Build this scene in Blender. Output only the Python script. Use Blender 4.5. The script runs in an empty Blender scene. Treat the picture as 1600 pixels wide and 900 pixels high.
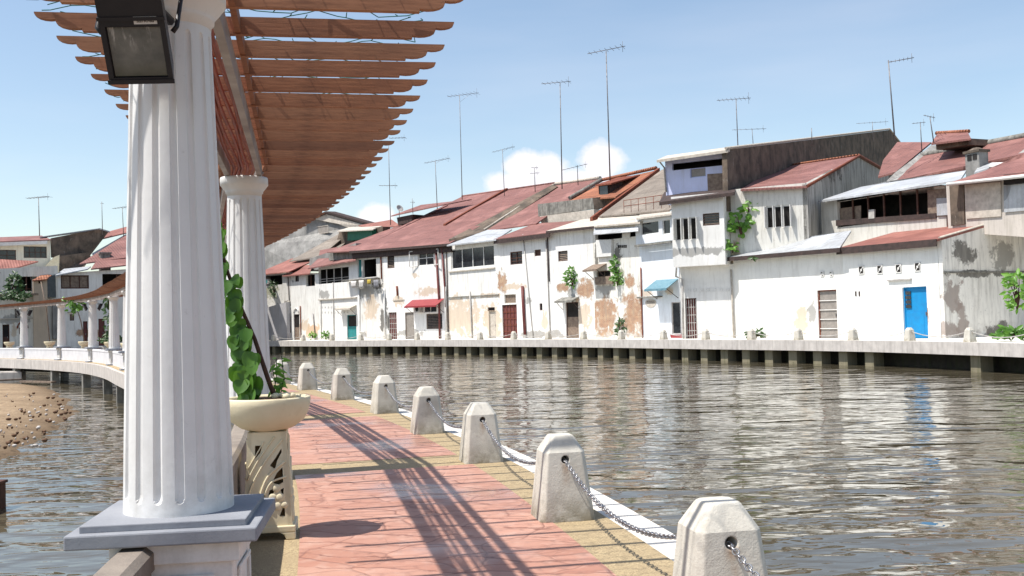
import bpy, bmesh, math, random
from mathutils import Vector, Matrix, noise as mnoise
from mathutils.geometry import tessellate_polygon
R = math.radians
random.seed(7)
scn = bpy.context.scene
COL = scn.collection

# ------------------------------------------------------------------ camera
H = 1.61; FPX = 1600.0
PITCH = math.atan(49.2/1600); ROLL = math.atan(0.028)
F_ = Vector((0, math.cos(PITCH), math.sin(PITCH)))
r0 = Vector((1, 0, 0)); u0_ = Vector((0, -math.sin(PITCH), math.cos(PITCH)))
RT = r0*math.cos(ROLL) - u0_*math.sin(ROLL)
UP = r0*math.sin(ROLL) + u0_*math.cos(ROLL)
CAM = Vector((0, 0, H))
cd = bpy.data.cameras.new('camera'); cam = bpy.data.objects.new('camera', cd); COL.objects.link(cam)
cd.lens = 36; cd.sensor_width = 36; cd.clip_start = 0.05; cd.clip_end = 4000
cam.matrix_world = Matrix(((RT.x, UP.x, -F_.x, 0), (RT.y, UP.y, -F_.y, 0), (RT.z, UP.z, -F_.z, H), (0, 0, 0, 1)))
scn.camera = cam
def ray(px, py):
    return F_*FPX + RT*(px-800) - UP*(py-450)
def G(px, py, z=0.0):
    d = ray(px, py); t = (z-H)/d.z; return CAM + d*t
def DP(px, py, depth):
    d = ray(px, py); return CAM + d*(depth/d.y)
def proj(p):
    q = Vector(p)-CAM; f = q.dot(F_)
    return 800+q.dot(RT)/f*FPX, 450-q.dot(UP)/f*FPX

# ------------------------------------------------------------------ light, world, exposure
SUN = Vector((-.475, -.17, 1.0)).normalized()
sd = bpy.data.lights.new('sun', 'SUN'); sd.energy = 4.3; sd.angle = R(0.55); sd.color = (1, .955, .89)
sun = bpy.data.objects.new('sun', sd); COL.objects.link(sun)
sun.rotation_euler = (-SUN).to_track_quat('-Z', 'Y').to_euler()
w = bpy.data.worlds.new('World'); scn.world = w; w.use_nodes = True
nt = w.node_tree; N = nt.nodes; LK = nt.links; N.clear()
out = N.new('ShaderNodeOutputWorld'); bg = N.new('ShaderNodeBackground'); bg.inputs[1].default_value = 0.112
sky = N.new('ShaderNodeTexSky'); sky.sky_type = 'NISHITA'; sky.sun_disc = False
sky.sun_elevation = math.asin(SUN.z); sky.sun_rotation = math.atan2(SUN.x, SUN.y) % (2*math.pi)
sky.altitude = 0; sky.air_density = 1.0; sky.dust_density = 0.9; sky.ozone_density = 1.5
tc = N.new('ShaderNodeTexCoord')
def vm(op, a, b=None):
    n = N.new('ShaderNodeVectorMath'); n.operation = op
    for i, x in enumerate((a, b)):
        if x is None: continue
        if hasattr(x, 'links'): LK.new(x, n.inputs[i])
        else: n.inputs[i].default_value = x
    return n
def mm(op, a, b=None, c=None, clamp=False):
    n = N.new('ShaderNodeMath'); n.operation = op; n.use_clamp = clamp
    for i, x in enumerate((a, b, c)):
        if x is None: continue
        if hasattr(x, 'links'): LK.new(x, n.inputs[i])
        else: n.inputs[i].default_value = x
    return n.outputs[0]
nz = N.new('ShaderNodeTexNoise'); nz.inputs['Scale'].default_value = 26; nz.inputs['Detail'].default_value = 7; nz.inputs['Roughness'].default_value = .58
LK.new(tc.outputs['Generated'], nz.inputs['Vector'])
total = None
for (px, py, rx, ry) in ((825, 262, 38, 28), (858, 268, 40, 34), (935, 252, 42, 34), (905, 285, 70, 30), (835, 292, 95, 26), (585, 338, 34, 22)):
    d = ray(px, py).normalized(); s_ = vm('SUBTRACT', tc.outputs['Generated'], tuple(d))
    a = vm('DOT_PRODUCT', s_.outputs[0], tuple(RT)).outputs['Value']; b = vm('DOT_PRODUCT', s_.outputs[0], tuple(UP)).outputs['Value']
    a = mm('DIVIDE', a, rx/1600); b = mm('DIVIDE', b, ry/1600)
    rr = mm('ADD', mm('MULTIPLY', a, a), mm('MULTIPLY', b, b)); v = mm('SUBTRACT', 1.0, mm('SQRT', rr))
    total = v if total is None else mm('MAXIMUM', total, v)
dens = mm('ADD', total, mm('MULTIPLY', mm('SUBTRACT', nz.outputs[0], .5), 1.5))
dens = mm('MULTIPLY', mm('MULTIPLY', dens, 2.6, clamp=True), .8)
# thin high streaks
mp = N.new('ShaderNodeMapping'); mp.inputs['Scale'].default_value = (1.2, 1.2, 6.5); mp.inputs['Rotation'].default_value = (0, .25, 0)
LK.new(tc.outputs['Generated'], mp.inputs[0])
n2 = N.new('ShaderNodeTexNoise'); n2.inputs['Scale'].default_value = 2.1; n2.inputs['Detail'].default_value = 5; LK.new(mp.outputs[0], n2.inputs['Vector'])
st = mm('MULTIPLY', mm('SUBTRACT', n2.outputs[0], .45), 1.1, clamp=True)
dens = mm('MAXIMUM', dens, mm('MULTIPLY', st, .35))
mx = N.new('ShaderNodeMix'); mx.data_type = 'RGBA'; LK.new(dens, mx.inputs[0])
tint = N.new('ShaderNodeMix'); tint.data_type = 'RGBA'; tint.blend_type = 'MULTIPLY'; tint.inputs[0].default_value = 1; tint.inputs[7].default_value = (1.20, 1.13, 1.04, 1)
LK.new(sky.outputs[0], tint.inputs[6]); LK.new(tint.outputs[2], mx.inputs[6]); mx.inputs[7].default_value = (6.9, 6.5, 6.7, 1)
LK.new(mx.outputs[2], bg.inputs[0]); LK.new(bg.outputs[0], out.inputs[0])
vs = scn.view_settings; vs.view_transform = 'Standard'; vs.look = 'None'; vs.gamma = 1; vs.use_curve_mapping = False
vs.exposure = 0.62
scn.cycles.max_bounces = 6; scn.cycles.use_denoising = True

# ------------------------------------------------------------------ helpers
class MB:
    def __init__(s): s.v = []; s.f = []; s.sm = set(); s.M = None
    def av(s, p):
        s.v.append(Vector(p) if s.M is None else s.M @ Vector(p)); return len(s.v)-1
    def face(s, idx, smooth=False):
        if smooth: s.sm.add(len(s.f))
        s.f.append(tuple(idx))
    def quad(s, *pts): s.face([s.av(p) for p in pts])
    def box(s, a, b, M=None):
        x0, y0, z0 = a; x1, y1, z1 = b
        P = [Vector(p) for p in ((x0,y0,z0),(x1,y0,z0),(x1,y1,z0),(x0,y1,z0),(x0,y0,z1),(x1,y0,z1),(x1,y1,z1),(x0,y1,z1))]
        if M is not None: P = [M @ p for p in P]
        i = [s.av(p) for p in P]
        for f in ((0,3,2,1),(4,5,6,7),(0,1,5,4),(1,2,6,5),(2,3,7,6),(3,0,4,7)): s.face([i[k] for k in f])
    def prism(s, poly, ext):
        ext = Vector(ext); P = [Vector(p) for p in poly]; n = len(P)
        a = [s.av(p) for p in P]; b = [s.av(p+ext) for p in P]
        tris = tessellate_polygon([P])
        for t in tris: s.face([a[k] for k in t]); s.face([b[k] for k in reversed(t)])
        for k in range(n): s.face((a[k], a[(k+1) % n], b[(k+1) % n], b[k]))
    def rings(s, rings, cap=True, smooth=True, closed=True):
        idx = [[s.av(p) for p in r] for r in rings]; n = len(rings[0])
        for a, b in zip(idx, idx[1:]):
            for k in range(n if closed else n-1): s.face((a[k], a[(k+1) % n], b[(k+1) % n], b[k]), smooth)
        if cap: s.face(list(reversed(idx[0]))); s.face(idx[-1])
    def tube(s, path, r, n=6, cap=True):
        P = [Vector(p) for p in path]; rs = []
        for i, p in enumerate(P):
            t = (P[min(i+1, len(P)-1)]-P[max(i-1, 0)])
            t = t.normalized() if t.length > 1e-9 else Vector((0,0,1))
            a = t.cross(Vector((0,0,1)) if abs(t.z) < .95 else Vector((1,0,0))).normalized(); b = t.cross(a)
            rr = r[i] if isinstance(r, (list, tuple)) else r
            rs.append([p+a*rr*math.cos(2*math.pi*k/n)+b*rr*math.sin(2*math.pi*k/n) for k in range(n)])
        s.rings(rs, cap)
    def lathe(s, prof, c=(0,0,0), n=28, cap=True):
        c = Vector(c)
        s.rings([[c+Vector((r*math.cos(2*math.pi*k/n), r*math.sin(2*math.pi*k/n), z)) for k in range(n)] for r, z in prof], cap)
    def build(s, name, mat, parent=None, loc=None, bevel=0):
        me = bpy.data.meshes.new(name); me.from_pydata([tuple(v) for v in s.v], [], s.f)
        for k in s.sm: me.polygons[k].use_smooth = True
        bm = bmesh.new(); bm.from_mesh(me); bmesh.ops.recalc_face_normals(bm, faces=bm.faces); bm.to_mesh(me); bm.free()
        me.materials.append(mat); o = bpy.data.objects.new(name, me); COL.objects.link(o)
        if parent: o.parent = parent
        if loc: o.location = loc
        if bevel:
            b = o.modifiers.new('bevel', 'BEVEL'); b.width = bevel; b.segments = 2; b.limit_method = 'ANGLE'
        return o
def tag(o, label=None, cat=None, group=None, kind=None):
    if label: o['label'] = label
    if cat: o['category'] = cat
    if group: o['group'] = group
    if kind: o['kind'] = kind
    return o
def empty(name, loc=(0,0,0), rz=0, **k):
    o = bpy.data.objects.new(name, None); COL.objects.link(o); o.location = loc; o.rotation_euler = (0,0,rz)
    o.empty_display_size = .2
    return tag(o, **k)
def copy_tree(o, parent=None):
    c = o.copy(); COL.objects.link(c); c.parent = parent
    for ch in list(o.children): copy_tree(ch, c)
    return c

# ------------------------------------------------------------------ materials
class NT:
    def __init__(s, name, rough=.8, spec=.3):
        s.m = bpy.data.materials.new(name); s.m.use_nodes = True; s.t = s.m.node_tree
        s.b = s.t.nodes['Principled BSDF']; s.b.inputs['Roughness'].default_value = rough
        s.b.inputs['Specular IOR Level'].default_value = spec; s._co = None
    def n(s, ty): return s.t.nodes.new(ty)
    def set(s, sock, v):
        if hasattr(v, 'links'): s.t.links.new(v, sock)
        else: sock.default_value = v
    @property
    def co(s):
        if s._co is None: s._co = s.n('ShaderNodeTexCoord').outputs['Object']
        return s._co
    def map(s, scale=(1,1,1), loc=(0,0,0), rot=(0,0,0), v=None):
        m = s.n('ShaderNodeMapping'); s.set(m.inputs[0], v if v is not None else s.co)
        m.inputs['Scale'].default_value = scale; m.inputs['Location'].default_value = loc; m.inputs['Rotation'].default_value = rot
        return m.outputs[0]
    def noise(s, scale, detail=4, rough=.55, v=None, dist=0):
        m = s.n('ShaderNodeTexNoise'); s.set(m.inputs['Vector'], v if v is not None else s.co)
        m.inputs['Scale'].default_value = scale; m.inputs['Detail'].default_value = detail; m.inputs['Roughness'].default_value = rough
        m.inputs['Distortion'].default_value = dist; return m.outputs[0]
    def vor(s, scale, v=None, feat='DISTANCE_TO_EDGE', rnd=1.0):
        m = s.n('ShaderNodeTexVoronoi'); m.feature = feat; s.set(m.inputs['Vector'], v if v is not None else s.co)
        m.inputs['Scale'].default_value = scale; m.inputs['Randomness'].default_value = rnd; return m
    def math(s, op, a, b=0.0, clamp=False):
        m = s.n('ShaderNodeMath'); m.operation = op; m.use_clamp = clamp; s.set(m.inputs[0], a); s.set(m.inputs[1], b); return m.outputs[0]
    def ramp(s, f, a, b, lo=0.0, hi=1.0):
        m = s.n('ShaderNodeMapRange'); m.clamp = True; s.set(m.inputs[0], f)
        for i, v in enumerate((a, b, lo, hi)): m.inputs[i+1].default_value = v
        return m.outputs[0]
    def mix(s, f, a, b, mode='MIX'):
        m = s.n('ShaderNodeMix'); m.data_type = 'RGBA'; m.blend_type = mode; s.set(m.inputs[0], f)
        for i, v in ((6, a), (7, b)): s.set(m.inputs[i], v if hasattr(v, 'links') else (*v, 1))
        return m.outputs[2]
    def sep(s, v=None):
        m = s.n('ShaderNodeSeparateXYZ'); s.set(m.inputs[0], v if v is not None else s.co); return m.outputs
    def bump(s, h, strength=.3, dist=.02):
        m = s.n('ShaderNodeBump'); m.inputs['Strength'].default_value = strength; m.inputs['Distance'].default_value = dist
        s.set(m.inputs['Height'], h); s.t.links.new(m.outputs[0], s.b.inputs['Normal'])
    def col(s, c): s.set(s.b.inputs['Base Color'], c if hasattr(c, 'links') else (*c, 1)); return s
def mottled(name, c1, c2, scale=3, rough=.8, bump=.15, bscale=40, spec=.3, metal=0, detail=5):
    t = NT(name, rough, spec); t.col(t.mix(t.ramp(t.noise(scale, detail, .6), .35, .68), c1, c2))
    if bump: t.bump(t.noise(bscale, 3), bump, .01)
    t.b.inputs['Metallic'].default_value = metal
    return t.m
M = {}
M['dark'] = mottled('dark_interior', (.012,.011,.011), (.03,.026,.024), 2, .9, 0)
M['glass'] = mottled('window_glass', (.015,.018,.022), (.04,.045,.05), 1.5, .12, 0, spec=.6)
M['white_paint'] = mottled('white_paint', (.74,.73,.70), (.62,.61,.58), 5, .5, .05)
M['wood_dark'] = mottled('dark_wood', (.10,.045,.03), (.05,.025,.02), 6, .7, .2)
M['wood_old'] = mottled('old_wood', (.26,.20,.15), (.14,.10,.08), 5, .8, .2)
M['teal'] = mottled('teal_paint', (.02,.22,.22), (.03,.16,.17), 4, .5, .05)
M['blue'] = mottled('blue_paint', (.008,.24,.52), (.015,.19,.43), 3, .45, .06)
M['maroon'] = mottled('maroon_paint', (.16,.05,.045), (.11,.035,.03), 4, .6, .05)
M['rust'] = mottled('rusty_metal', (.24,.07,.035), (.10,.03,.02), 7, .8, .2)
M['red_awning'] = mottled('red_awning_paint', (.30,.045,.05), (.22,.035,.04), 3, .5, .05)
M['blue_awning'] = mottled('blue_awning_paint', (.09,.20,.26), (.16,.28,.33), 4, .5, .1)
M['pvc'] = mottled('grey_pipe', (.5,.48,.45), (.32,.30,.28), 3, .5, 0)
M['pipe_red'] = mottled('red_brown_pipe', (.16,.04,.035), (.11,.03,.03), 3, .5, 0)
M['steel'] = mottled('antenna_metal', (.22,.21,.21), (.10,.09,.09), 3, .5, 0, metal=.5)
M['galv'] = mottled('galvanised_chain', (.42,.42,.43), (.26,.26,.27), 30, .38, 0, metal=.8)
M['black_metal'] = mottled('black_enamel', (.012,.010,.013), (.02,.017,.02), 6, .45, .05, spec=.4)
M['green_tarp'] = mottled('green_tarp', (.02,.16,.09), (.015,.09,.06), 4, .6, .1)
M['lav'] = mottled('lavender_paint', (.50,.55,.78), (.44,.48,.68), 2, .7, .05)
M['shutter_grey'] = mottled('grey_roller_door', (.30,.27,.24), (.22,.20,.18), 5, .5, .1)
M['soil'] = mottled('potting_soil', (.16,.09,.05), (.08,.045,.03), 12, .9, .6, 60)
M['conduit'] = mottled('red_conduit', (.32,.07,.04), (.20,.045,.03), 5, .5, 0)
def concrete(name, c1, c2, stain=(.3,.28,.25), k=.35, bump=.35, foot=False):
    t = NT(name, .88, .25); va = t.n('ShaderNodeVectorMath'); va.operation = 'ADD'; t.set(va.inputs[0], t.co); t.set(va.inputs[1], t.n('ShaderNodeObjectInfo').outputs['Location']); t._co = va.outputs[0]
    base = t.mix(t.ramp(t.noise(2.2, 6, .6), .35, .7), c1, c2)
    streak = t.ramp(t.noise(3.0, 5, .65, t.map((1.6,1.6,.22))), .48, .72, 0, k)
    base = t.mix(streak, base, stain)
    spk = t.ramp(t.noise(55, 2), .62, .8, 0, .35)
    base = t.mix(spk, base, tuple(x*.6 for x in c2))
    if foot:
        oz = t.n('ShaderNodeTexCoord').outputs['Object']; z = t.sep(oz)[2]; base = t.mix(t.math('MULTIPLY', t.ramp(z, .0, .22, .9, 0), t.ramp(t.noise(7, 5, .7), .35, .6)), base, (.22,.19,.13)); yy = t.sep(oz)[0]; rst = t.math('MULTIPLY', t.math('MULTIPLY', t.ramp(t.math('ABSOLUTE', yy), .01, .05, 1, 0), t.ramp(z, .2, .45, 0, .6)), t.ramp(z, .47, .45, 0, 1)); base = t.mix(t.math('MULTIPLY', rst, t.ramp(t.noise(14, 3), .35, .6)), base, (.30,.17,.09)); base = t.mix(t.ramp(t.noise(4, 6, .75), .56, .68, 0, .5), base, (.34,.31,.26))
    t.col(base)
    t.bump(t.math('ADD', t.noise(30, 5, .7), t.math('MULTIPLY', t.noise(110, 2), .5)), bump, .012)
    return t.m
M['concrete'] = concrete('bollard_concrete', (.60,.57,.50), (.46,.43,.37), foot=True)
M['ledge'] = concrete('pale_ledge_concrete', (.70,.67,.61), (.58,.55,.50), k=.25, bump=.15)
M['beam'] = concrete('quay_beam_concrete', (.58,.54,.50), (.45,.42,.39), (.20,.17,.15), .45, .2)
M['cap'] = concrete('grey_cap_paint', (.27,.28,.305), (.205,.215,.24), (.34,.35,.37), .3, .12)
M['rail'] = concrete('weathered_rail', (.30,.255,.21), (.20,.17,.145), (.10,.08,.07), .4, .3)
M['old_concrete'] = concrete('old_concrete', (.30,.29,.26), (.14,.135,.12), (.05,.05,.045), .8, .4)
def column_white():
    t = NT('column_white_paint', .55, .35)
    b = t.mix(t.ramp(t.noise(1.6, 5, .6), .35, .7), (.76,.75,.73), (.68,.67,.655))
    st = t.ramp(t.noise(3.5, 6, .65, t.map((2.5,2.5,.35))), .52, .8, 0, .4)
    b = t.mix(st, b, (.46,.45,.43)); sp = t.ramp(t.noise(16, 6, .75), .62, .72, 0, .45); b = t.mix(sp, b, (.50,.48,.45)); lo = t.math('MULTIPLY', t.ramp(t.sep()[2], .79, 1.25, .5, 0), t.ramp(t.noise(6, 5, .7), .4, .65)); t.col(t.mix(lo, b, (.42,.40,.36))); t.bump(t.noise(22, 4, .6), .12, .01); return t.m
M['column'] = column_white()
def wood_slat():
    t = NT('rafter_wood', .65, .3)
    oi = t.n('ShaderNodeObjectInfo').outputs['Random']
    g = t.noise(4, 5, .6, t.map((1.2, 14, 14)))
    b = t.mix(t.ramp(g, .35, .7), (.37,.15,.07), (.25,.095,.045))
    b = t.mix(t.math('MULTIPLY', oi, .6), b, (.43,.21,.11)); b = t.mix(t.ramp(t.math('FRACT', t.math('MULTIPLY', oi, 7.3)), .55, 1, 0, .55), b, (.15,.06,.035)); kn = t.ramp(t.noise(2.2, 5, .7, t.map((1.5, 9, 9), (3,1,2))), .5, .7, 0, .6); b = t.mix(kn, b, (.13,.055,.03))
    d = t.ramp(t.noise(1.3, 4), .55, .8, 0, .5); t.col(t.mix(d, b, (.14,.06,.04)))
    t.bump(g, .25, .006); return t.m
M['slat'] = wood_slat()
M['beam_paint'] = mottled('galvanised_beam', (.38,.35,.33), (.20,.17,.16), 2.2, .5, .05)
def cream():
    t = NT('cream_stone', .7, .3)
    b = t.mix(t.ramp(t.noise(3.2, 5), .35, .7), (.74,.66,.47), (.66,.575,.39))
    t.col(t.mix(t.ramp(t.noise(9, 4), .6, .8, 0, .35), b, (.40,.30,.16))); t.bump(t.noise(45, 3), .15, .008); return t.m
M['cream'] = cream()
def water():
    t = NT('river_water', .004, .5); t.col(t.mix(t.ramp(t.noise(.15, 3), .35, .65), (.072,.062,.040), (.105,.088,.057)))
    t.b.inputs['IOR'].default_value = 1.36; t.b.inputs['Specular IOR Level'].default_value = 1.0
    g = t.n('ShaderNodeNewGeometry').outputs['Position']
    v1 = t.map((.62, 1.25, 1), rot=(0,0,R(-6)), v=g); v2 = t.map((.8, 1.5, 1), rot=(0,0,R(17)), v=g); v3 = t.map((.5, .8, 1), rot=(0,0,R(40)), v=g)
    a = t.noise(.95, 1, .45, v1, .5); b = t.noise(2.6, 1, .5, v2, .5); c = t.noise(.58, 1, .4, v3, .4)
    h = t.math('ADD', t.math('MULTIPLY', a, .62), t.math('ADD', t.math('MULTIPLY', b, .13), t.math('MULTIPLY', c, .95)))
    t.bump(h, 1.0, .122); return t.m
M['water'] = water()
def paving():
    t = NT('red_stamped_paving', .62, .35)
    v = t.co
    w1 = t.n('ShaderNodeVectorMath'); w1.operation = 'ADD'; t.set(w1.inputs[0], v)
    nn = t.n('ShaderNodeTexNoise'); nn.inputs['Scale'].default_value = 1.7; nn.inputs['Detail'].default_value = 3; t.set(nn.inputs['Vector'], v)
    sc = t.n('ShaderNodeVectorMath'); sc.operation = 'SCALE'; sc.inputs[3].default_value = .28; t.set(sc.inputs[0], nn.outputs['Color']); t.set(w1.inputs[1], sc.outputs[0])
    e1 = t.vor(2.0, t.map((1, 1.25, .01), v=w1.outputs[0])).outputs['Distance']
    cell = t.vor(2.0, t.map((1, 1.25, .01), v=w1.outputs[0]), 'F1').outputs['Color']
    e2 = t.vor(3.4, t.map((1, 1, .01), (3.1,7.7,0), v=w1.outputs[0])).outputs['Distance']
    joint = t.ramp(e1, .0, .028, 1, 0)
    xs = t.sep(); wob = t.math('MULTIPLY', t.noise(1.4, 4, .6), .55); ln = t.math('DIVIDE', t.math('ADD', t.math('ADD', xs[1], t.math('MULTIPLY', xs[0], .22)), wob), .34)
    tl = t.math('ABSOLUTE', t.math('SUBTRACT', t.math('FRACT', ln), .5)); rowl = t.math('MULTIPLY', t.ramp(tl, .435, .485), t.ramp(t.noise(2.1, 4, .7, t.map((1,1,1), (7,7,7))), .38, .52, 0, .9))
    tone = t.n('ShaderNodeTexWhiteNoise'); tone.noise_dimensions = '1D'; t.set(tone.inputs['W'], t.math('FLOOR', t.math('ADD', ln, 0.0)))
    crack = t.math('MULTIPLY', t.ramp(e2, 0, .016, .7, 0), t.ramp(t.noise(.9, 2), .5, .6))
    big = t.ramp(t.noise(1.1, 5, .6), .35, .68)
    b = t.mix(big, (.43,.225,.16), (.34,.155,.105))
    b = t.mix(.28, b, t.mix(t.sep(cell)[0], (.50,.28,.22), (.35,.155,.11)))
    b = t.mix(t.ramp(t.noise(5.5, 6, .65), .5, .75, 0, .55), b, (.54,.38,.31))
    b = t.mix(t.ramp(t.noise(2.4, 5, .7, t.map((1,1,1), (9,4,0))), .6, .75, 0, .5), b, (.36,.14,.10))
    b = t.mix(t.math('MULTIPLY', tone.outputs[0], .28), b, (.56,.36,.28)); b = t.mix(t.math('MAXIMUM', rowl, 0.0), b, (.20,.09,.065)); b = t.mix(t.math('MAXIMUM', t.math('MULTIPLY', joint, t.ramp(t.noise(1.6, 3), .3, .6, .25, .9)), t.math('MULTIPLY', crack, .8)), b, (.21,.095,.07)); b = t.mix(t.ramp(t.noise(14, 5, .75), .5, .75, 0, .4), b, (.35,.20,.16)); t.col(b)
    wet = t.ramp(t.noise(.55, 3, .5, t.map((1,1,1), (2.2,.6,0))), .53, .62, .66, .24); t.set(t.b.inputs['Roughness'], wet)
    hh = t.math('ADD', t.math('MULTIPLY', t.ramp(e1, 0, .05), 1.0), t.math('MULTIPLY', t.noise(7, 6, .65), .7)); t.bump(hh, .5, .012); return t.m
M['paving'] = paving()
def aggregate():
    t = NT('tan_aggregate', .85, .25)
    c = t.vor(95, feat='F1').outputs['Color']
    b = t.mix(t.sep(c)[0], (.47,.37,.215), (.24,.18,.11))
    b = t.mix(t.ramp(t.noise(2.5, 4), .4, .7), b, (.34,.26,.155)); t.col(b)
    t.bump(t.vor(95, feat='F1').outputs['Distance'], .4, .006); return t.m
M['tan'] = aggregate()
def sand():
    t = NT('river_sand', .95, .15)
    b = t.mix(t.ramp(t.noise(.7, 6, .65), .35, .7), (.40,.295,.19), (.26,.185,.115))
    b = t.mix(t.ramp(t.noise(6, 5, .75), .5, .66, 0, .8), b, (.12,.085,.06))
    z = t.sep()[2]; b = t.mix(t.ramp(z, .02, .26, .95, 0), b, (.13,.09,.055)); t.col(b)
    t.bump(t.noise(5, 7, .75), .8, .08); return t.m
M['sand'] = sand()
def roofmat(name, c1, c2, c3, period=.26, wav=.5, rough=.7):
    t = NT(name, rough, .3)
    b = t.mix(t.ramp(t.noise(.55, 6, .65, t.map((1, 2.4, 1))), .33, .7), c1, c2)
    b = t.mix(t.ramp(t.noise(2.2, 6, .7, t.map((3.5, .45, .45))), .5, .74, 0, .85), b, c3); b = t.mix(t.ramp(t.noise(.35, 5, .7, t.map((1,1,1), (4,4,4))), .5, .66, 0, .5), b, tuple(min(1, k*1.5+.03) for k in c1))
    x, y, z = t.sep()
    sheet = t.math('LESS_THAN', t.math('FRACT', t.math('DIVIDE', t.math('ADD', y, t.math('MULTIPLY', t.noise(.3, 1), 1.5)), 1.9)), .035)
    b = t.mix(t.math('MULTIPLY', sheet, .55), b, tuple(k*.35 for k in c2))
    t.col(b)
    wv = t.math('SINE', t.math('MULTIPLY', x, 2*math.pi/period)); t.bump(t.math('ADD', wv, t.noise(9, 4)), wav, .03); return t.m
M['roof_red'] = roofmat('red_roofing', (.235,.108,.092), (.175,.078,.068), (.105,.06,.053))
M['roof_red2'] = roofmat('orange_red_roofing', (.27,.11,.085), (.20,.08,.065), (.14,.062,.052))
M['roof_grey'] = roofmat('zinc_roofing', (.42,.44,.46), (.32,.33,.34), (.22,.20,.18), .3, .35, .5)
M['roof_old'] = roofmat('old_tile_roofing', (.235,.20,.165), (.17,.14,.115), (.09,.08,.065), .28, .6)
M['roof_orange'] = roofmat('orange_tile_roofing', (.34,.135,.07), (.24,.09,.055), (.13,.065,.05), .24, .9)
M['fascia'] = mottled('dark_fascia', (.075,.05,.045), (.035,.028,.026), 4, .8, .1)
M['fascia_light'] = mottled('pale_fascia', (.55,.50,.43), (.38,.34,.29), 4, .8, .1)
def leafm(name, c1, c2):
    t = NT(name, .42, .45); oi = t.noise(4, 2)
    t.col(t.mix(t.ramp(oi, .35, .65), c1, c2)); t.b.inputs['Subsurface Weight'].default_value = .0
    tr = t.n('ShaderNodeBsdfTranslucent'); ms = t.n('ShaderNodeMixShader'); ms.inputs[0].default_value = .3
    tr.inputs[0].default_value = (c1[0]*1.6, c1[1]*1.7, c1[2], 1); o = t.t.nodes['Material Output']
    t.t.links.new(t.b.outputs[0], ms.inputs[1]); t.t.links.new(tr.outputs[0], ms.inputs[2]); t.t.links.new(ms.outputs[0], o.inputs[0]); return t.m
M['leaf'] = leafm('round_green_leaf', (.105,.23,.03), (.05,.135,.02))
M['leaf_light'] = leafm('pale_green_leaf', (.17,.33,.05), (.09,.22,.035))
M['leaf_dark'] = leafm('dark_green_leaf', (.05,.10,.03), (.03,.065,.02))
M['wire'] = mottled('green_wire', (.015,.16,.12), (.02,.11,.09), 5, .5, 0)
M['bark'] = mottled('brown_bark', (.10,.05,.035), (.055,.03,.025), 14, .9, .6)
def brick_col(t):
    bt = t.n('ShaderNodeTexBrick'); mp = t.map((1,1,1), rot=(R(90),0,0)); 
    cx = t.n('ShaderNodeCombineXYZ'); x, y, z = t.sep(); t.set(cx.inputs[0], t.math('ADD', x, y)); t.set(cx.inputs[1], z); t.set(bt.inputs['Vector'], cx.outputs[0])
    bt.inputs['Scale'].default_value = 1; bt.inputs['Brick Width'].default_value = .24; bt.inputs['Row Height'].default_value = .085; bt.inputs['Mortar Size'].default_value = .012
    for i, c in enumerate(((.40,.19,.10), (.28,.125,.07), (.42,.36,.28))): bt.inputs[i+1].default_value = (*c, 1)
    return t.mix(t.ramp(t.noise(1.7, 6, .7), .45, .65, 0, .85), bt.outputs[0], (.50,.36,.24))
def plaster(name, base=(.78,.765,.72), patches=(), dirt=.35, dirtcol=(.30,.27,.22), seed=0, low=.25, axis='x', st0=.52):
    t = NT(name, .85, .2)
    off = (seed*3.7, seed*1.3, seed*2.1)
    v = t.map((1,1,1), off)
    b = t.mix(t.ramp(t.noise(.8, 5, .6, v), .35, .7), base, tuple(k*.88 for k in base))
    x, y, z = t.sep()
    n1 = t.noise(1.3, 7, .7, v)
    for kind, cx, cz, rx, rz in patches:
        dx = t.math('DIVIDE', t.math('SUBTRACT', x if axis == 'x' else y, cx), rx); dz = t.math('DIVIDE', t.math('SUBTRACT', z, cz), rz)
        rr = t.math('SQRT', t.math('ADD', t.math('MULTIPLY', dx, dx), t.math('MULTIPLY', dz, dz)))
        f = t.math('ADD', t.math('SUBTRACT', 1.0, rr), t.math('MULTIPLY', t.math('SUBTRACT', n1, .5), 3.4))
        if kind == 'brick': c, k = brick_col(t), 1.0
        elif kind == 'bare': c, k = (.33,.27,.24), .85
        elif kind == 'tan': c, k = (.56,.43,.30), .75
        elif kind == 'grey': c, k = (.24,.235,.22), .75
        elif kind == 'black': c, k = (.075,.07,.06), .85
        elif kind == 'yellow': c, k = (.62,.30,.08), .6
        elif kind == 'green': c, k = (.16,.17,.08), .7
        b = t.mix(t.ramp(f, .1, .35, 0, k), b, c)
        if kind == 'brick':
            edge = t.math('MULTIPLY', t.ramp(f, -.05, .12), t.ramp(f, .15, .35, 1, 0)); b = t.mix(t.math('MULTIPLY', edge, .5), b, (.34,.28,.22))
    st = t.math('MULTIPLY', t.ramp(t.noise(1.6, 7, .7, t.map((2.6,2.6,.3), off)), st0-.03, .72), min(1, dirt+.15))
    b = t.mix(st, b, dirtcol)
    sp = t.math('MULTIPLY', t.ramp(t.noise(4.5, 6, .75, v), .6, .7), dirt); b = t.mix(sp, b, tuple(k*.8 for k in dirtcol))
    lo = t.math('MULTIPLY', t.ramp(z, 0, .9, 1, 0), t.ramp(t.noise(2.5, 6, .7, v), .42, .65)); b = t.mix(t.math('MULTIPLY', lo, low*2), b, (.26,.21,.17))
    t.col(b); t.bump(t.noise(6, 6, .7, v), .3, .03); return t.m
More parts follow.
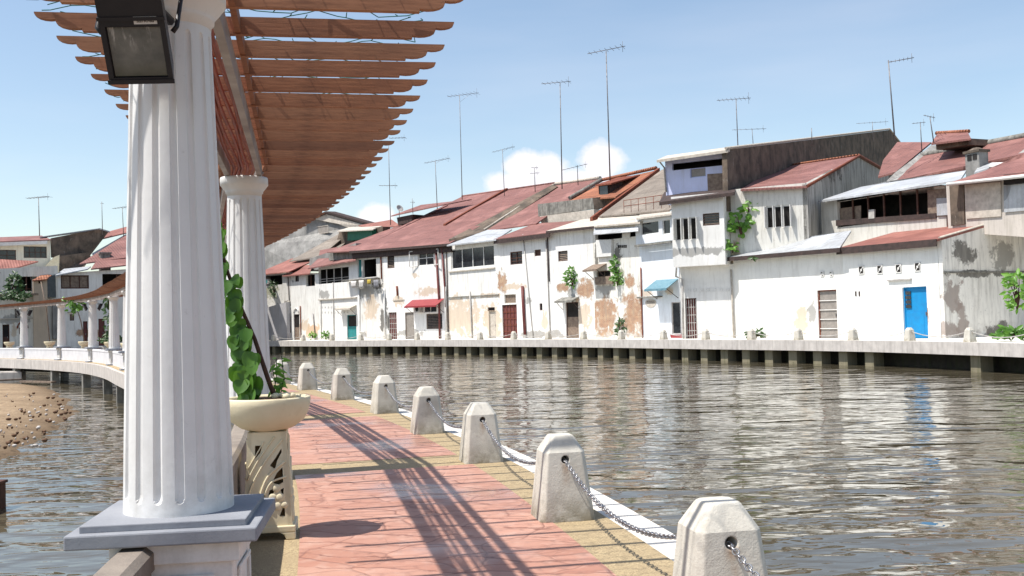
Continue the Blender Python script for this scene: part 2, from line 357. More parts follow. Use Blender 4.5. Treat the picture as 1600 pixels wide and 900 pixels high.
def blackwall(name, c1=(.075,.062,.05), c2=(.19,.145,.11), c3=(.36,.33,.29)):
    t = NT(name, .9, .2)
    b = t.mix(t.ramp(t.noise(.8, 6, .65), .38, .66), c1, c2)
    b = t.mix(t.ramp(t.noise(1.7, 7, .75, t.map((1,1,.45))), .6, .72, 0, .8), b, c3)
    b = t.mix(t.ramp(t.noise(1.5, 5, .7, t.map((2.5,2.5,.25))), .55, .75, 0, .6), b, (.035,.033,.03)); t.col(b); t.bump(t.noise(5, 6, .7), .4, .04); return t.m
M['mossy'] = blackwall('mossy_black_wall')
M['greywall'] = blackwall('weathered_grey_wall', (.20,.195,.185), (.34,.33,.31), (.52,.51,.48))

# ------------------------------------------------------------------ curves
def catmull(P, sub=8):
    P = [Vector(p) for p in P]; P = [2*P[0]-P[1]]+P+[2*P[-1]-P[-2]]; out = []
    for i in range(1, len(P)-2):
        a, b, c, d = P[i-1:i+3]
        for k in range(sub):
            t = k/sub; out.append(.5*((2*b)+(c-a)*t+(2*a-5*b+4*c-d)*t*t+(3*b-a-3*c+d)*t**3))
    out.append(P[-2]); return out
class Curve:
    def __init__(s, pts):
        s.p = [Vector((p[0], p[1], 0)) for p in pts]; s.s = [0]
        for a, b in zip(s.p, s.p[1:]): s.s.append(s.s[-1]+(b-a).length)
        s.len = s.s[-1]
    def at(s, q, off=0, z=0):
        q = max(0, min(s.len-1e-6, q)); i = 0
        lo, hi = 0, len(s.s)-1
        while hi-lo > 1:
            m = (lo+hi)//2
            if s.s[m] <= q: lo = m
            else: hi = m
        f = (q-s.s[lo])/(s.s[hi]-s.s[lo]); p = s.p[lo].lerp(s.p[hi], f)
        return p + s.right(q)*off + Vector((0,0,z))
    def tan(s, q):
        e = .6; a = s.raw(q-e); b = s.raw(q+e); return (b-a).normalized()
    def raw(s, q):
        q = max(0, min(s.len-1e-6, q)); lo, hi = 0, len(s.s)-1
        while hi-lo > 1:
            m = (lo+hi)//2
            if s.s[m] <= q: lo = m
            else: hi = m
        f = (q-s.s[lo])/(s.s[hi]-s.s[lo]); return s.p[lo].lerp(s.p[hi], f)
    def right(s, q): t = s.tan(q); return Vector((t.y, -t.x, 0))
    def nearest(s, p):
        p = Vector((p[0], p[1], 0)); best = min(((s.raw(k*s.len/3000)-p).length, k*s.len/3000) for k in range(3001)); return best[1]
colpts = [(-1.555,4.73),(-2.83,10.9),(-4.70,17.0),(-7.1,23.1),(-9.8,29.2),(-12.6,35.3),(-15.5,41.3),(-18.5,47.5),(-21.9,53.4),(-26.0,59.0),(-30.7,64.3),(-35.8,69.0),(-41.3,73.0)]
ext0 = [(-.55,-8),(-.80,-3),(-1.08,0.6)]
CW = Curve(catmull(ext0+colpts+[(-47,76.5),(-54,79)], 10))
colS = [CW.nearest(p) for p in colpts]

def strip(name, mat, curve, s0, s1, o0, o1, z, parent=None, step=.6, thick=0):
    mb = MB(); n = max(2, int((s1-s0)/step)); prev = None
    for k in range(n+1):
        q = s0+(s1-s0)*k/n; a, b = curve.at(q, o0, z), curve.at(q, o1, z)
        if thick:
            cur = [mb.av(a), mb.av(b), mb.av(b-Vector((0,0,thick))), mb.av(a-Vector((0,0,thick)))]
            if prev:
                for i in range(4): mb.face((prev[i], prev[(i+1) % 4], cur[(i+1) % 4], cur[i]))
            else: mb.face(cur)
        else:
            cur = [mb.av(a), mb.av(b)]
            if prev: mb.face((prev[0], prev[1], cur[1], cur[0]))
        prev = cur
    if thick: mb.face(prev)
    return mb.build(name, mat, parent)

# ------------------------------------------------------------------ water, far land
WZ = -1.33
mb = MB(); mb.quad((-400,-60,WZ),(400,-60,WZ),(400,700,WZ),(-400,700,WZ)); tag(mb.build('river_water', M['water']), kind='structure')
mb = MB(); mb.quad((-1500,-900,-2.6),(1500,-900,-2.6),(1500,2500,-2.6),(-1500,2500,-2.6)); tag(mb.build('river_bed', M['sand']), kind='structure')

qpix = [(1900,548),(1740,541.5),(1600,536.8),(1480,534.3),(1360,532.3),(1240,531.5),(1120,531.1),(1000,530.6),(880,530.3),(760,530.7),(640,531.2),(530,532.2),(425,532.8)]
qp = [G(x, y) for x, y in qpix] + [Vector((-41,124,0)), Vector((-56,122,0)), Vector((-66,110,0)), Vector((-74,96,0)), Vector((-84,84,0))]
qp = [Vector((q.x, q.y, 0)) for q in qp]
QC = Curve(catmull(qp, 6))          # walking it leftwards: the land lies on the right-hand side
LAND = 1 if QC.right(10).x > 0 else -1
strip('promenade', M['ledge'], QC, 0, QC.len, 0, LAND*9.0, 0.0)
tag(bpy.data.objects['promenade'], kind='structure')
fq = empty('river_quay', (0,0,0), label='long pale concrete quay on piers below the white shophouses', cat='quay')
strip('edge_beam', M['beam'], QC, 0, QC.len, -LAND*.02, LAND*.35, -.005, fq, thick=.58)
rw = concrete('dark_retaining_wall', (.07,.06,.045), (.035,.03,.025), (.05,.06,.02), .6)
strip('retaining_wall', rw, QC, 0, QC.len, LAND*1.5, LAND*2.2, -.1, fq, thick=1.9)
pm = plaster('mossy_pier', (.25,.22,.15), (), .5, (.07,.08,.03), low=0)
def pier(curve, q, off, w, dpt, z0, z1, name, mat, parent):
    t = curve.tan(q); r = curve.right(q); c = curve.at(q, off); m = MB()
    Mx = Matrix((( t.x, r.x, 0, c.x), (t.y, r.y, 0, c.y), (0,0,1,0), (0,0,0,1)))
    m.box((-w/2,-dpt/2,z0),(w/2,dpt/2,z1), Mx); m.box((-w/2-.06,-dpt/2+.05,z0),(w/2+.06,dpt/2+.05,z0+.55), Mx)
    return m.build(name, mat, parent)
q = 14.0; cnt = 0
sgap0, sgap1 = QC.nearest(G(1490, 534.4)), QC.nearest(G(1388, 532.6))
while q < QC.len-50 and cnt < 78:
    if not (min(sgap0, sgap1) < q < max(sgap0, sgap1)):
        pier(QC, q, LAND*.62, .62, .7, -2.2, -.59, 'pier', pm, fq); cnt += 1
    q += 1.85
# land behind the houses
land = MB(); pts = [QC.at(q, LAND*8.8, -.02) for q in [k*QC.len/40 for k in range(41)]]
top = [Vector((1200, pts[0].y-200, -.02))] + [Vector((1200, 2000, -.02)), Vector((-1200, 2000, -.02)), Vector((-1200, pts[-1].y-200, -.02))]
land.face([land.av(p) for p in pts+[top[3], top[2], top[1], top[0]]])
tag(land.build('ground', mottled('far_ground', (.20,.17,.12), (.12,.11,.08), .5, .95, 0)), kind='structure')

# ------------------------------------------------------------------ near walkway
S0, S1 = 0.0, CW.len
wk = strip('walkway_slab', M['beam'], CW, S0, S1, -.42, 3.12, -.006, None, thick=.42); tag(wk, kind='structure')
o = strip('walkway_ledge', M['ledge'], CW, S0, S1, 2.80, 3.16, .0, None, thick=.35); tag(o, kind='structure')
o = strip('walkway_border', M['tan'], CW, S0, S1, -.36, 2.86, .012, None, thick=.03); tag(o, kind='structure')
seg = []
prev = S0
for cs in colS:
    a, b = cs-.42+.35, cs+.42+.35
    seg.append((prev, a)); prev = b
seg.append((prev, S1))
for a, b in seg:
    o = strip('walkway_paving', M['paving'], CW, a, b, .46, 2.40, .016); tag(o, kind='structure')
# kerb beams and piers carrying the walkway
nq = empty('walkway_support', (0,0,0), label='concrete beams and piers carrying the curved red walkway over the water', cat='piers')
strip('edge_beam', M['beam'], CW, S0, S1, -.50, -.15, -.02, nq, thick=.55)
strip('edge_beam', M['beam'], CW, S0, S1, 2.7, 3.02, -.36, nq, thick=.3)
strip('underdeck_strip', M['dark'], CW, colS[3], S1, 1.6, 1.7, -.43, nq, thick=.5)  # near-black strip running lengthwise under the deck
for cs in colS: 
    pier(CW, cs+.6, -.25, .38, .38, -2.2, -.56, 'pier', M['old_concrete'], nq)
    pier(CW, cs+.6, 2.7, .38, .38, -2.2, -.64, 'pier', M['old_concrete'], nq)
    c = CW.at(cs+.6, 0)

# ------------------------------------------------------------------ columns
PED = .788
def frame_at(q, off=0, z=0):
    t = CW.tan(q); c = CW.at(q, off, z); return c, math.atan2(-t.x, t.y)   # local Y along the walkway
def column_meshes():
    root = empty('pergola_column', (0,0,0))
    p = MB(); h = .275
    hl = .20; p.box((-hl,-h,.10),(h,h,.60)); p.box((-hl-.03,-h-.03,.0),(h+.03,h+.03,.10))
    p.box((-hl-.035,-h-.035,.60),(h+.035,h+.035,PED-.090))
    for sx, sy in ((0,-1),(0,1),(1,0),(-1,0)):
        for (a0, a1, b0, b1) in ((-.15,.2,.52,.545),(-.15,.2,.16,.185),(-.15,-.125,.185,.52),(.175,.2,.185,.52)):
            if sx == 0: y = sy*(h+.004); p.box((a0, min(y, y+sy*.012), b0), (a1, max(y, y+sy*.012), b1))
            else: x = sx*((h if sx > 0 else hl)+.004); p.box((min(x, x+sx*.012), a0, b0), (max(x, x+sx*.012), a1, b1))
    ped = p.build('pedestal', M['column'], root, bevel=.006)
    g = MB(); g.box((-.395,-.395,PED-.092),(.395,.355,PED-.030)); g.build('cap_slab', M['cap'], ped, bevel=.008)
    g = MB(); g.box((-.345,-.345,PED-.032),(.345,.305,PED)); g.build('upper_slab', M['cap'], ped, bevel=.005)
    g = MB(); g.box((-.345,-.345,0),(.345,.345,.07)); g.build('base_slab', M['cap'], ped, bevel=.006)
    # fluted shaft
    s = MB(); nf = 16; per = 18; n = nf*per; z0 = PED; z1 = 3.02; rings = []
    ZT = z1-z0; zs = [0,.02,.055]+[.055+.05*(1-math.cos(a*math.pi/16)) for a in range(1, 9)]+[.14,.3,.6,1.0,1.4,1.8,ZT-.14]+[ZT-.055-.05*(1-math.cos(a*math.pi/16)) for a in range(8, 0, -1)]+[ZT-.055,ZT]
    for z in zs:
        f = z/(z1-z0); r = .243-.064*f**1.1 ; ring = []
        zl = z-.055; zt = (z1-z0-.055)-z
        for k in range(n):
            u = (k % per)/per; x = (u-.5)/.22
            e = 1.0
            if abs(x) < 1:
                lim = min(zl, zt)/.05
                prof = math.sqrt(max(0, 1-x*x))
                if lim <= 0: dd = 0
                elif lim < 1: dd = prof*math.sqrt(max(0, 1-(1-lim)**2))*(1 if (1-lim)**2+x*x < 1 else .0)
                else: dd = prof
            else: dd = 0
            rr = r-.017*dd*(1-.2*f); a = 2*math.pi*(k+.5)/n; ring.append((rr*math.cos(a), rr*math.sin(a), z0+z))
        rings.append(ring)
    s.rings(rings, True, False)
    sh = s.build('shaft', M['column'], root)
    c = MB(); c.lathe([(.181,3.0),(.184,3.03),(.196,3.035),(.196,3.05),(.200,3.06),(.222,3.085),(.243,3.115),(.250,3.12),(.250,3.185),(.246,3.2)], n=48)
    c.build('capital', M['column'], root)
    return root
ordn = ['nearest', 'second nearest', 'third', 'fourth', 'fifth', 'sixth', 'seventh', 'eighth', 'ninth', 'tenth', 'eleventh', 'twelfth', 'thirteenth']
proto = column_meshes()
clabels = ['huge white fluted column in the foreground on a grey capped pedestal', 'white fluted column just behind the planter with the climbing vine', 'white fluted column mostly hidden behind the second one along the walkway']
clabels += ['white fluted column hidden in line behind the foreground column, %s along the pergola' % ordn[k] for k in range(3, 7)]
clabels += ['far white column immediately left of the huge foreground column', 'far white column second to the left of the foreground one, with black lamps', 'far white column between a vine topped planter and one with a bare stake', 'far white column nearest the left edge of the photo, with black lamps', 'white column beyond the left edge, where the pergola ends', 'last white column beyond the left edge of the pergola']
for k, cs in enumerate(colS):
    o = proto if k == 0 else copy_tree(proto)
    c, rz = frame_at(cs); rz *= (.75 if k == 0 else 1); o.location = c; o.rotation_euler = (0,0,rz)
    tag(o, clabels[k], 'column', 'white fluted columns carrying the pergola')

# low walls between pedestals
wl = mottled('low_wall_paint', (.66,.66,.68), (.56,.56,.58), 2, .7, .1)
prevs = [colS[0]-5.9]+colS
for k, (a, b) in enumerate(zip(prevs, prevs[1:])):
    rt = empty('low_wall', CW.at((a+b)/2), label=('brown weathered low wall running off the foreground pedestal towards the viewer' if k == 0 else 'low wall with brown coping between the %s and %s columns' % (ordn[k-1], ordn[k])), cat='low wall', group='low walls between the pergola columns')
    m = MB(); n = 8; c0 = rt.location; ring = []
    for j in range(n+1):
        q = a+.29+(b-a-.58)*j/n; P = lambda o_, z: CW.at(q, o_-(.14 if k == 0 else .05), z)-c0
        ring.append([P(-.065,0), P(-.065,.60), P(.065,.60), P(.065,0)])
    m.rings(ring, True, False); m.build('wall', wl if k >= 2 else M['rail'], rt)
    m = MB(); ring = []
    for j in range(n+1):
        q = a+.295+(b-a-.59)*j/n; P = lambda o_, z: CW.at(q, o_-(.14 if k == 0 else .05), z)-c0
        ring.append([P(-.08,.58), P(-.08,.655), P(-.05,.68), P(.05,.68), P(.08,.655), P(.08,.58)])
    m.rings(ring, True, False); m.build('coping', M['rail'] if k < 2 else wl, rt)

# ------------------------------------------------------------------ pergola roof
pg = empty('pergola', CW.at(colS[0]), label='long curving pergola roof of brown timber rafters over the white columns', cat='pergola')
pc = pg.location.copy()
RL, RR_ = -.93, 1.49
def rafter_profile():
    h = .106
    def end(L):
        o = [(L, h), (L, h*.93)]
        o += [(L-.085*(1-math.cos(a)), h*.93-.036*math.sin(a)) for a in (.4, .8, 1.2, 1.57)]
        o += [(L-.115, h*.62), (L-.115, h*.52)]
        o += [(L-.115-.10*(1-math.cos(a)), h*.52-.042*math.sin(a)) for a in (.4, .8, 1.2, 1.57)]
        o += [(L-.26, h*.155), (L-.26, 0.0)]
        return o
    r = end(RR_); l = [(-x, z) for x, z in end(-RL)]
    return r + list(reversed(l))
prof = rafter_profile()
rm = None; s = colS[0]-1.75; k = 0; near = []; rest = MB()
while s < colS[-1]+.6:
    c, rz = frame_at(s, 0, 3.345); 
    if rm is None:
        m = MB(); m.prism([(x, -.021, z) for x, z in prof], (0, .042, 0)); rm = m.build('rafter', M['slat'], pg); o = rm
    elif k < 100: o = rm.copy(); COL.objects.link(o); o.parent = pg
    else:
        rest.M = Matrix.Translation(c-pc) @ Matrix.Rotation(rz, 4, 'Z'); rest.prism([(x, -.021, z) for x, z in prof], (0, .042, 0)); o = None
    if o:
        o.location = c-pc+Vector((0,0,random.uniform(-.006,.006))); o.rotation_euler = (random.uniform(-.02,.02), random.uniform(-.004,.004), rz+random.uniform(-.006,.006))
    s += .505; k += 1
o = rest.build('rafter', M['slat'], pg); o['kind'] = 'stuff'
def runner(name, mat, off, z0, z1, w_):
    m = MB(); ring = []
    for q in [colS[0]-6]+colS+[colS[-1]+.8]:
        P = lambda o_, z: CW.at(q, o_, z)-pc
        ring.append([P(off-w_/2,z0), P(off+w_/2,z0), P(off+w_/2,z1), P(off-w_/2,z1)])
    m.rings(ring, True, False); return m.build(name, mat, pg)
runner('beam', M['beam_paint'], -.165, 3.203, 3.344, .05); runner('beam', M['beam_paint'], .165, 3.203, 3.344, .05)
for off in (.235, -.235): runner('blocking', M['slat'], off, 3.352, 3.44, .035)
for kx, off in enumerate((-.10, -.055, -.005, .045, .095)):
    m = MB(); pth = []
    for a, b in zip([colS[0]-6]+colS[:6], colS[:7]):
        for j in range(12):
            f = j/12; pth.append(CW.at(a, off, 3.32).lerp(CW.at(b, off, 3.32), f)-pc+CW.right(b)*(.010*math.sin(j*1.1+kx*2)))
    m.tube(pth, .0175, 6); m.build('conduit', M['conduit'], pg)
for cs in colS[:3]:
    for off in (-.19, .19):
        m = MB(); m.tube([CW.at(cs-.22, off, 3.225)-pc, CW.at(cs-.245, off, 3.225)-pc], .014, 8); m.build('bolt', M['galv'], pg)
# green wire net on the rafters
net = MB(); ch = .105; rows = int(((colS[2]-2)-(colS[0]-2.1))/(ch*1.5)); cols_ = int((RR_-RL-.1)/(ch*.9))
def npnt(i, j, side):
    # hex grid vertex
    x = RL+.08+i*ch*.9/1.0; y = colS[0]-2.1+j*ch*1.5
    return x, y
def wirepath(a, b):
    pa = CW.at(a[1], a[0], 3.50+.035*math.sin(a[0]*9+a[1]*5))-pc; pb = CW.at(b[1], b[0], 3.50+.035*math.sin(b[0]*9+b[1]*5))-pc
    net.tube([pa, pb], .0036, 3, False)
dx = ch*.866; dy = ch
for j in range(int((colS[2]-colS[0])/(1.5*dy))):
    for i in range(int((RR_-RL-.1)/(2*dx))):
        cx = RL+.06+i*2*dx+(dx if j % 2 else 0); cy = colS[0]-2.1+j*1.5*dy
        jit = lambda a, b: (a+.02*math.sin(a*40+b*17), b+.02*math.cos(a*23+b*31))
        v = [jit(cx, cy+dy/2+.0), jit(cx+dx, cy+dy*.25), jit(cx+dx, cy-dy*.25), jit(cx, cy-dy/2)]
        v0 = jit(max(RL+.02, cx-dx), cy+dy*.25)
        wirepath(v[0], v[1]); wirepath(v[1], v[2]); wirepath(v0, v[0])
net.build('wire_net', M['wire'], pg)

# ------------------------------------------------------------------ floodlights
def floodlight():
    rt = empty('floodlight', (0,0,0))
    b = MB()
    # local: face in XZ plane looking along -Y, origin at face centre
    W, Hh, D = .135, .20, .13
    fr = [(-W,0,-Hh),(W,0,-Hh),(W,0,Hh),(-W,0,Hh)]; bk = [(-W*.8,D,-Hh*.75),(W*.8,D,-Hh*.75),(W*.8,D,Hh*.75),(-W*.8,D,Hh*.75)]
    inn = [(-W+.022,0,-Hh+.022),(W-.022,0,-Hh+.022),(W-.022,0,.035),(-W+.022,0,.035)]
    inb = [(x*.96, .035, z) for x, y, z in inn]
    F = [b.av(p) for p in fr]; B = [b.av(p) for p in bk]; I = [b.av(p) for p in inn]; J = [b.av(p) for p in inb]
    for k in range(4): b.face((F[k], F[(k+1)%4], B[(k+1)%4], B[k])); b.face((I[k], I[(k+1)%4], J[(k+1)%4], J[k])); b.face((F[k], F[(k+1)%4], I[(k+1)%4], I[k]))
    b.face(B); b.face(J)
    b.box((-W-.004,-.008,-Hh-.004),(W+.004,-.0005,-Hh+.014)); b.box((-W-.004,-.008,.06),(W+.004,-.0005,.075))
    body = b.build('housing', M['black_metal'], rt)
    t = NT('lamp_glass', .25, .6)
    ns = t.noise(9, 5, .7, t.map((3,1,.6))); z = t.sep()[2]
    c = t.mix(t.ramp(t.noise(14, 4), .3, .7), (.09,.09,.085), (.17,.165,.15)); c = t.mix(t.math('MULTIPLY', t.ramp(ns, .55, .72), t.ramp(z, -.08, .0)), c, (.55,.52,.50)); c = t.mix(t.ramp(z, -.19, -.10, .7, 0), c, (.08,.075,.04)); t.col(c)
    g = MB(); g.box((-W+.026,.012,-Hh+.026),(W-.026,.018,.031)); g.build('glass', t.m, rt)
    l = MB(); l.box((.01,-.003,.045),(.105,-.0015,.076)); lb = l.build('label', mottled('pale_label', (.6,.58,.55), (.5,.48,.46), 40, .5, 0), rt)
    l = MB()
    u = MB(); u.tube([(-W-.012,.05,0),(-W-.03,.06,.02),(-W-.03,.20,.12),(0,.22,.13),(W+.03,.20,.12),(W+.03,.06,.02),(W+.012,.05,0)], .011, 6); u.build('bracket', M['black_metal'], rt)
    return rt, lb
fl, lbl = floodlight()
def text(name, body, size, mat, parent, loc, rot, ext=.0008):
    cu = bpy.data.curves.new(name, 'FONT'); cu.body = body; cu.size = size; cu.align_x = 'CENTER'; cu.align_y = 'CENTER'; cu.extrude = ext
    o = bpy.data.objects.new(name, cu); COL.objects.link(o)
    dg = bpy.context.evaluated_depsgraph_get(); me = bpy.data.meshes.new_from_object(o.evaluated_get(dg)); bpy.data.objects.remove(o)
    me.materials.clear(); me.materials.append(mat); o = bpy.data.objects.new(name, me); COL.objects.link(o); o.parent = parent; o.location = loc; o.rotation_euler = rot; return o
lp = DP(209, 55, 4.22)
def place_lamp(o, p, rz, tilt): o.location = p; o.rotation_euler = (Matrix.Rotation(rz, 4, 'Z') @ Matrix.Rotation(tilt, 4, 'X')).to_euler()
far_fl = copy_tree(fl)
tx = text('lettering', 'PROLITE', .019, M['dark'], lbl, (.0575,-.0042,.0605), (R(90),R(180),0))
place_lamp(fl, lp, R(2), R(28)); tag(fl, 'black floodlight with dusty glass on the foreground column, close to the viewer', 'floodlight', 'floodlights on the pergola columns')
m = MB(); m.tube([Vector((0,.21,.13)), Vector((.06,.36,-.02))], .02, 6); m.build('arm', M['black_metal'], fl)
first = True
for k in (8, 10):
    for sgn in (-1, 1):
        o = far_fl if first else copy_tree(far_fl); first = False
        c = CW.at(colS[k], sgn*.42 , 2.86); t = CW.right(colS[k])
        place_lamp(o, c, math.atan2(t.y*sgn, t.x*sgn)+math.pi/2, R(25)); 
        tag(o, 'small black floodlight on the %s side of the %s' % ('left' if sgn < 0 else 'right', 'far column between two leafy planters' if k == 8 else 'far column nearest the left edge'), 'floodlight', 'floodlights on the pergola columns')

# ------------------------------------------------------------------ bollards and chains
def bollard_mesh():
    def sq(h, c, z): return [(h,-h+c,z),(h,h-c,z),(h-c,h,z),(-h+c,h,z),(-h,h-c,z),(-h,-h+c,z),(-h+c,-h,z),(h-c,-h,z)]
    m = MB(); m.rings([sq(.222,.035,-.02), sq(.222,.035,.004), sq(.166,.032,.53), sq(.100,.03,.645), sq(.090,.03,.658)], True, False)
    o = m.build('bollard', M['concrete'])
    c = MB(); c.tube([(0,-.4,.475),(0,.4,.475)], .032, 20); cut = c.build('cutter', M['dark'])
    b = o.modifiers.new('b', 'BOOLEAN'); b.object = cut; b.solver = 'EXACT'; b.operation = 'DIFFERENCE'
    v = o.modifiers.new('v', 'BEVEL'); v.width = .008; v.segments = 2; v.limit_method = 'ANGLE'; v.angle_limit = R(25)
    dg = bpy.context.evaluated_depsgraph_get(); me = bpy.data.meshes.new_from_object(o.evaluated_get(dg))
    o.modifiers.clear(); o.data = me; bpy.data.objects.remove(cut)
    return o
bo = bollard_mesh(); 
sl = MB()
ring = []
for y in (-.196,-.150): ring.append([(.030*math.cos(a), y, .475+.030*math.sin(a)) for a in [2*math.pi*k/20 for k in range(20)]])
bpix = [(1121,1015),(880,818),(757,726),(671,680),(607,647),(539,626),(484,610)]
bs = []
for x, y in bpix:
    p = G(x, y); s_ = CW.nearest(p); off = (Vector((p.x,p.y,0))-CW.raw(s_)).dot(CW.right(s_)); bs.append((s_+.21, off))
print('bollards', [(round(a,2), round(b,2)) for a, b in bs])
bs = [(s_, o_) for (s_, _), o_ in zip(bs, (2.60, 2.53, 2.55, 2.57, 2.68, 2.69, 2.74))]
gaps = 3.15
while bs[-1][0] < colS[9]: bs.append((bs[-1][0]+gaps, 2.74))
bs.insert(0, (bs[0][0]-3.1, 2.74))
blabel = ['concrete bollard just outside the bottom right corner of the view', 'largest pale concrete bollard, cut by the bottom edge of the photo', 'second largest pale concrete bollard, chain hanging from its round hole', 'third pale concrete bollard from the viewer along the red walkway', 'fourth pale concrete bollard from the viewer along the red walkway', 'fifth pale concrete bollard from the viewer along the red walkway', 'sixth pale concrete bollard, just right of the planter bowl', 'seventh pale concrete bollard, beside the planter bowl rim at water edge', 'eighth pale bollard, half hidden behind the potted plant']
BZ = .016
bobj = []
for k, (s_, off) in enumerate(bs):
    o = bo if k == 0 else bo.copy()
    if k: COL.objects.link(o)
    c, rz = frame_at(s_, off, BZ); o.location = c; o.rotation_euler = (0,0,rz+random.uniform(-.03,.03)); bobj.append(o)
    tag(o, blabel[k] if k < len(blabel) else 'walkway bollard number %d from the viewer, hidden behind columns and planters' % k, 'bollard', 'concrete bollards along the red walkway')
def link_mesh(mb, c, t, roll, L, Wd, r):
    t = t.normalized(); a = t.cross(Vector((0,0,1))).normalized(); b = t.cross(a)
    n = a*math.cos(roll)+b*math.sin(roll); nn = t.cross(n); path = []; K = 12
    for k in range(K):
        an = 2*math.pi*k/K; ca, sa = math.cos(an), math.sin(an)
        path.append(c+t*((L/2-Wd/2)*(1 if ca > 0 else -1)*(abs(ca) > .01)+Wd/2*ca)+n*(Wd/2*sa))
    rings = []
    for k in range(K):
        p = path[k]; d = (path[(k+1)%K]-path[k-1]).normalized(); e = d.cross(nn).normalized()
        rings.append([p+e*r*math.cos(2*math.pi*j/6)+nn*r*math.sin(2*math.pi*j/6) for j in range(6)])
    rings.append(rings[0]); mb.rings(rings, False, True)
def sagpath(a, b, sag, n):
    return [a.lerp(b, k/n)-Vector((0,0,4*sag*(k/n)*(1-k/n))) for k in range(n+1)]
for k in range(9):
    (s1, o1), (s2, o2) = bs[k], bs[k+1]       # k nearer, k+1 farther
    t1, t2 = CW.tan(s1), CW.tan(s2)
    a = CW.at(s2, o2, BZ+.467)-t2*.15; b = CW.at(s1, o1, BZ+.467)+t1*.15
    m = MB(); P = sagpath(a, b, .22, 200)
    if k < 6:
        L, Wd, r = .050, .030, .0048; pitch = L-.013; acc = 0; last = P[0]; j = 0; link_mesh(m, P[0], P[1]-P[0], 0, L, Wd, r)
        for p0, p1 in zip(P, P[1:]):
            acc += (p1-p0).length
            if acc >= pitch: acc -= pitch; j += 1; link_mesh(m, p1, p1-p0, R(45)+(math.pi/2 if j % 2 else 0)+random.uniform(-.15,.15), L, Wd, r)
    else: m.tube(P[::10], .012, 5)
    o = m.build('chain', M['galv'])
    if k < 3:
        mm_ = MB(); link_mesh(mm_, a+Vector((0,0,-.02)), Vector((.2,0,1)), .4, .05, .03, .006); mm_.build('hook', M['galv'], o)
    tag(o, 'galvanised chain hanging between the %s and %s walkway bollards' % (['hidden near', 'largest', 'second', 'third', 'fourth', 'fifth', 'sixth', 'seventh', 'eighth', 'ninth'][k], ['hidden near', 'largest', 'second', 'third', 'fourth', 'fifth', 'sixth', 'seventh', 'eighth', 'ninth'][k+1]), 'chain', 'chains between the walkway bollards')

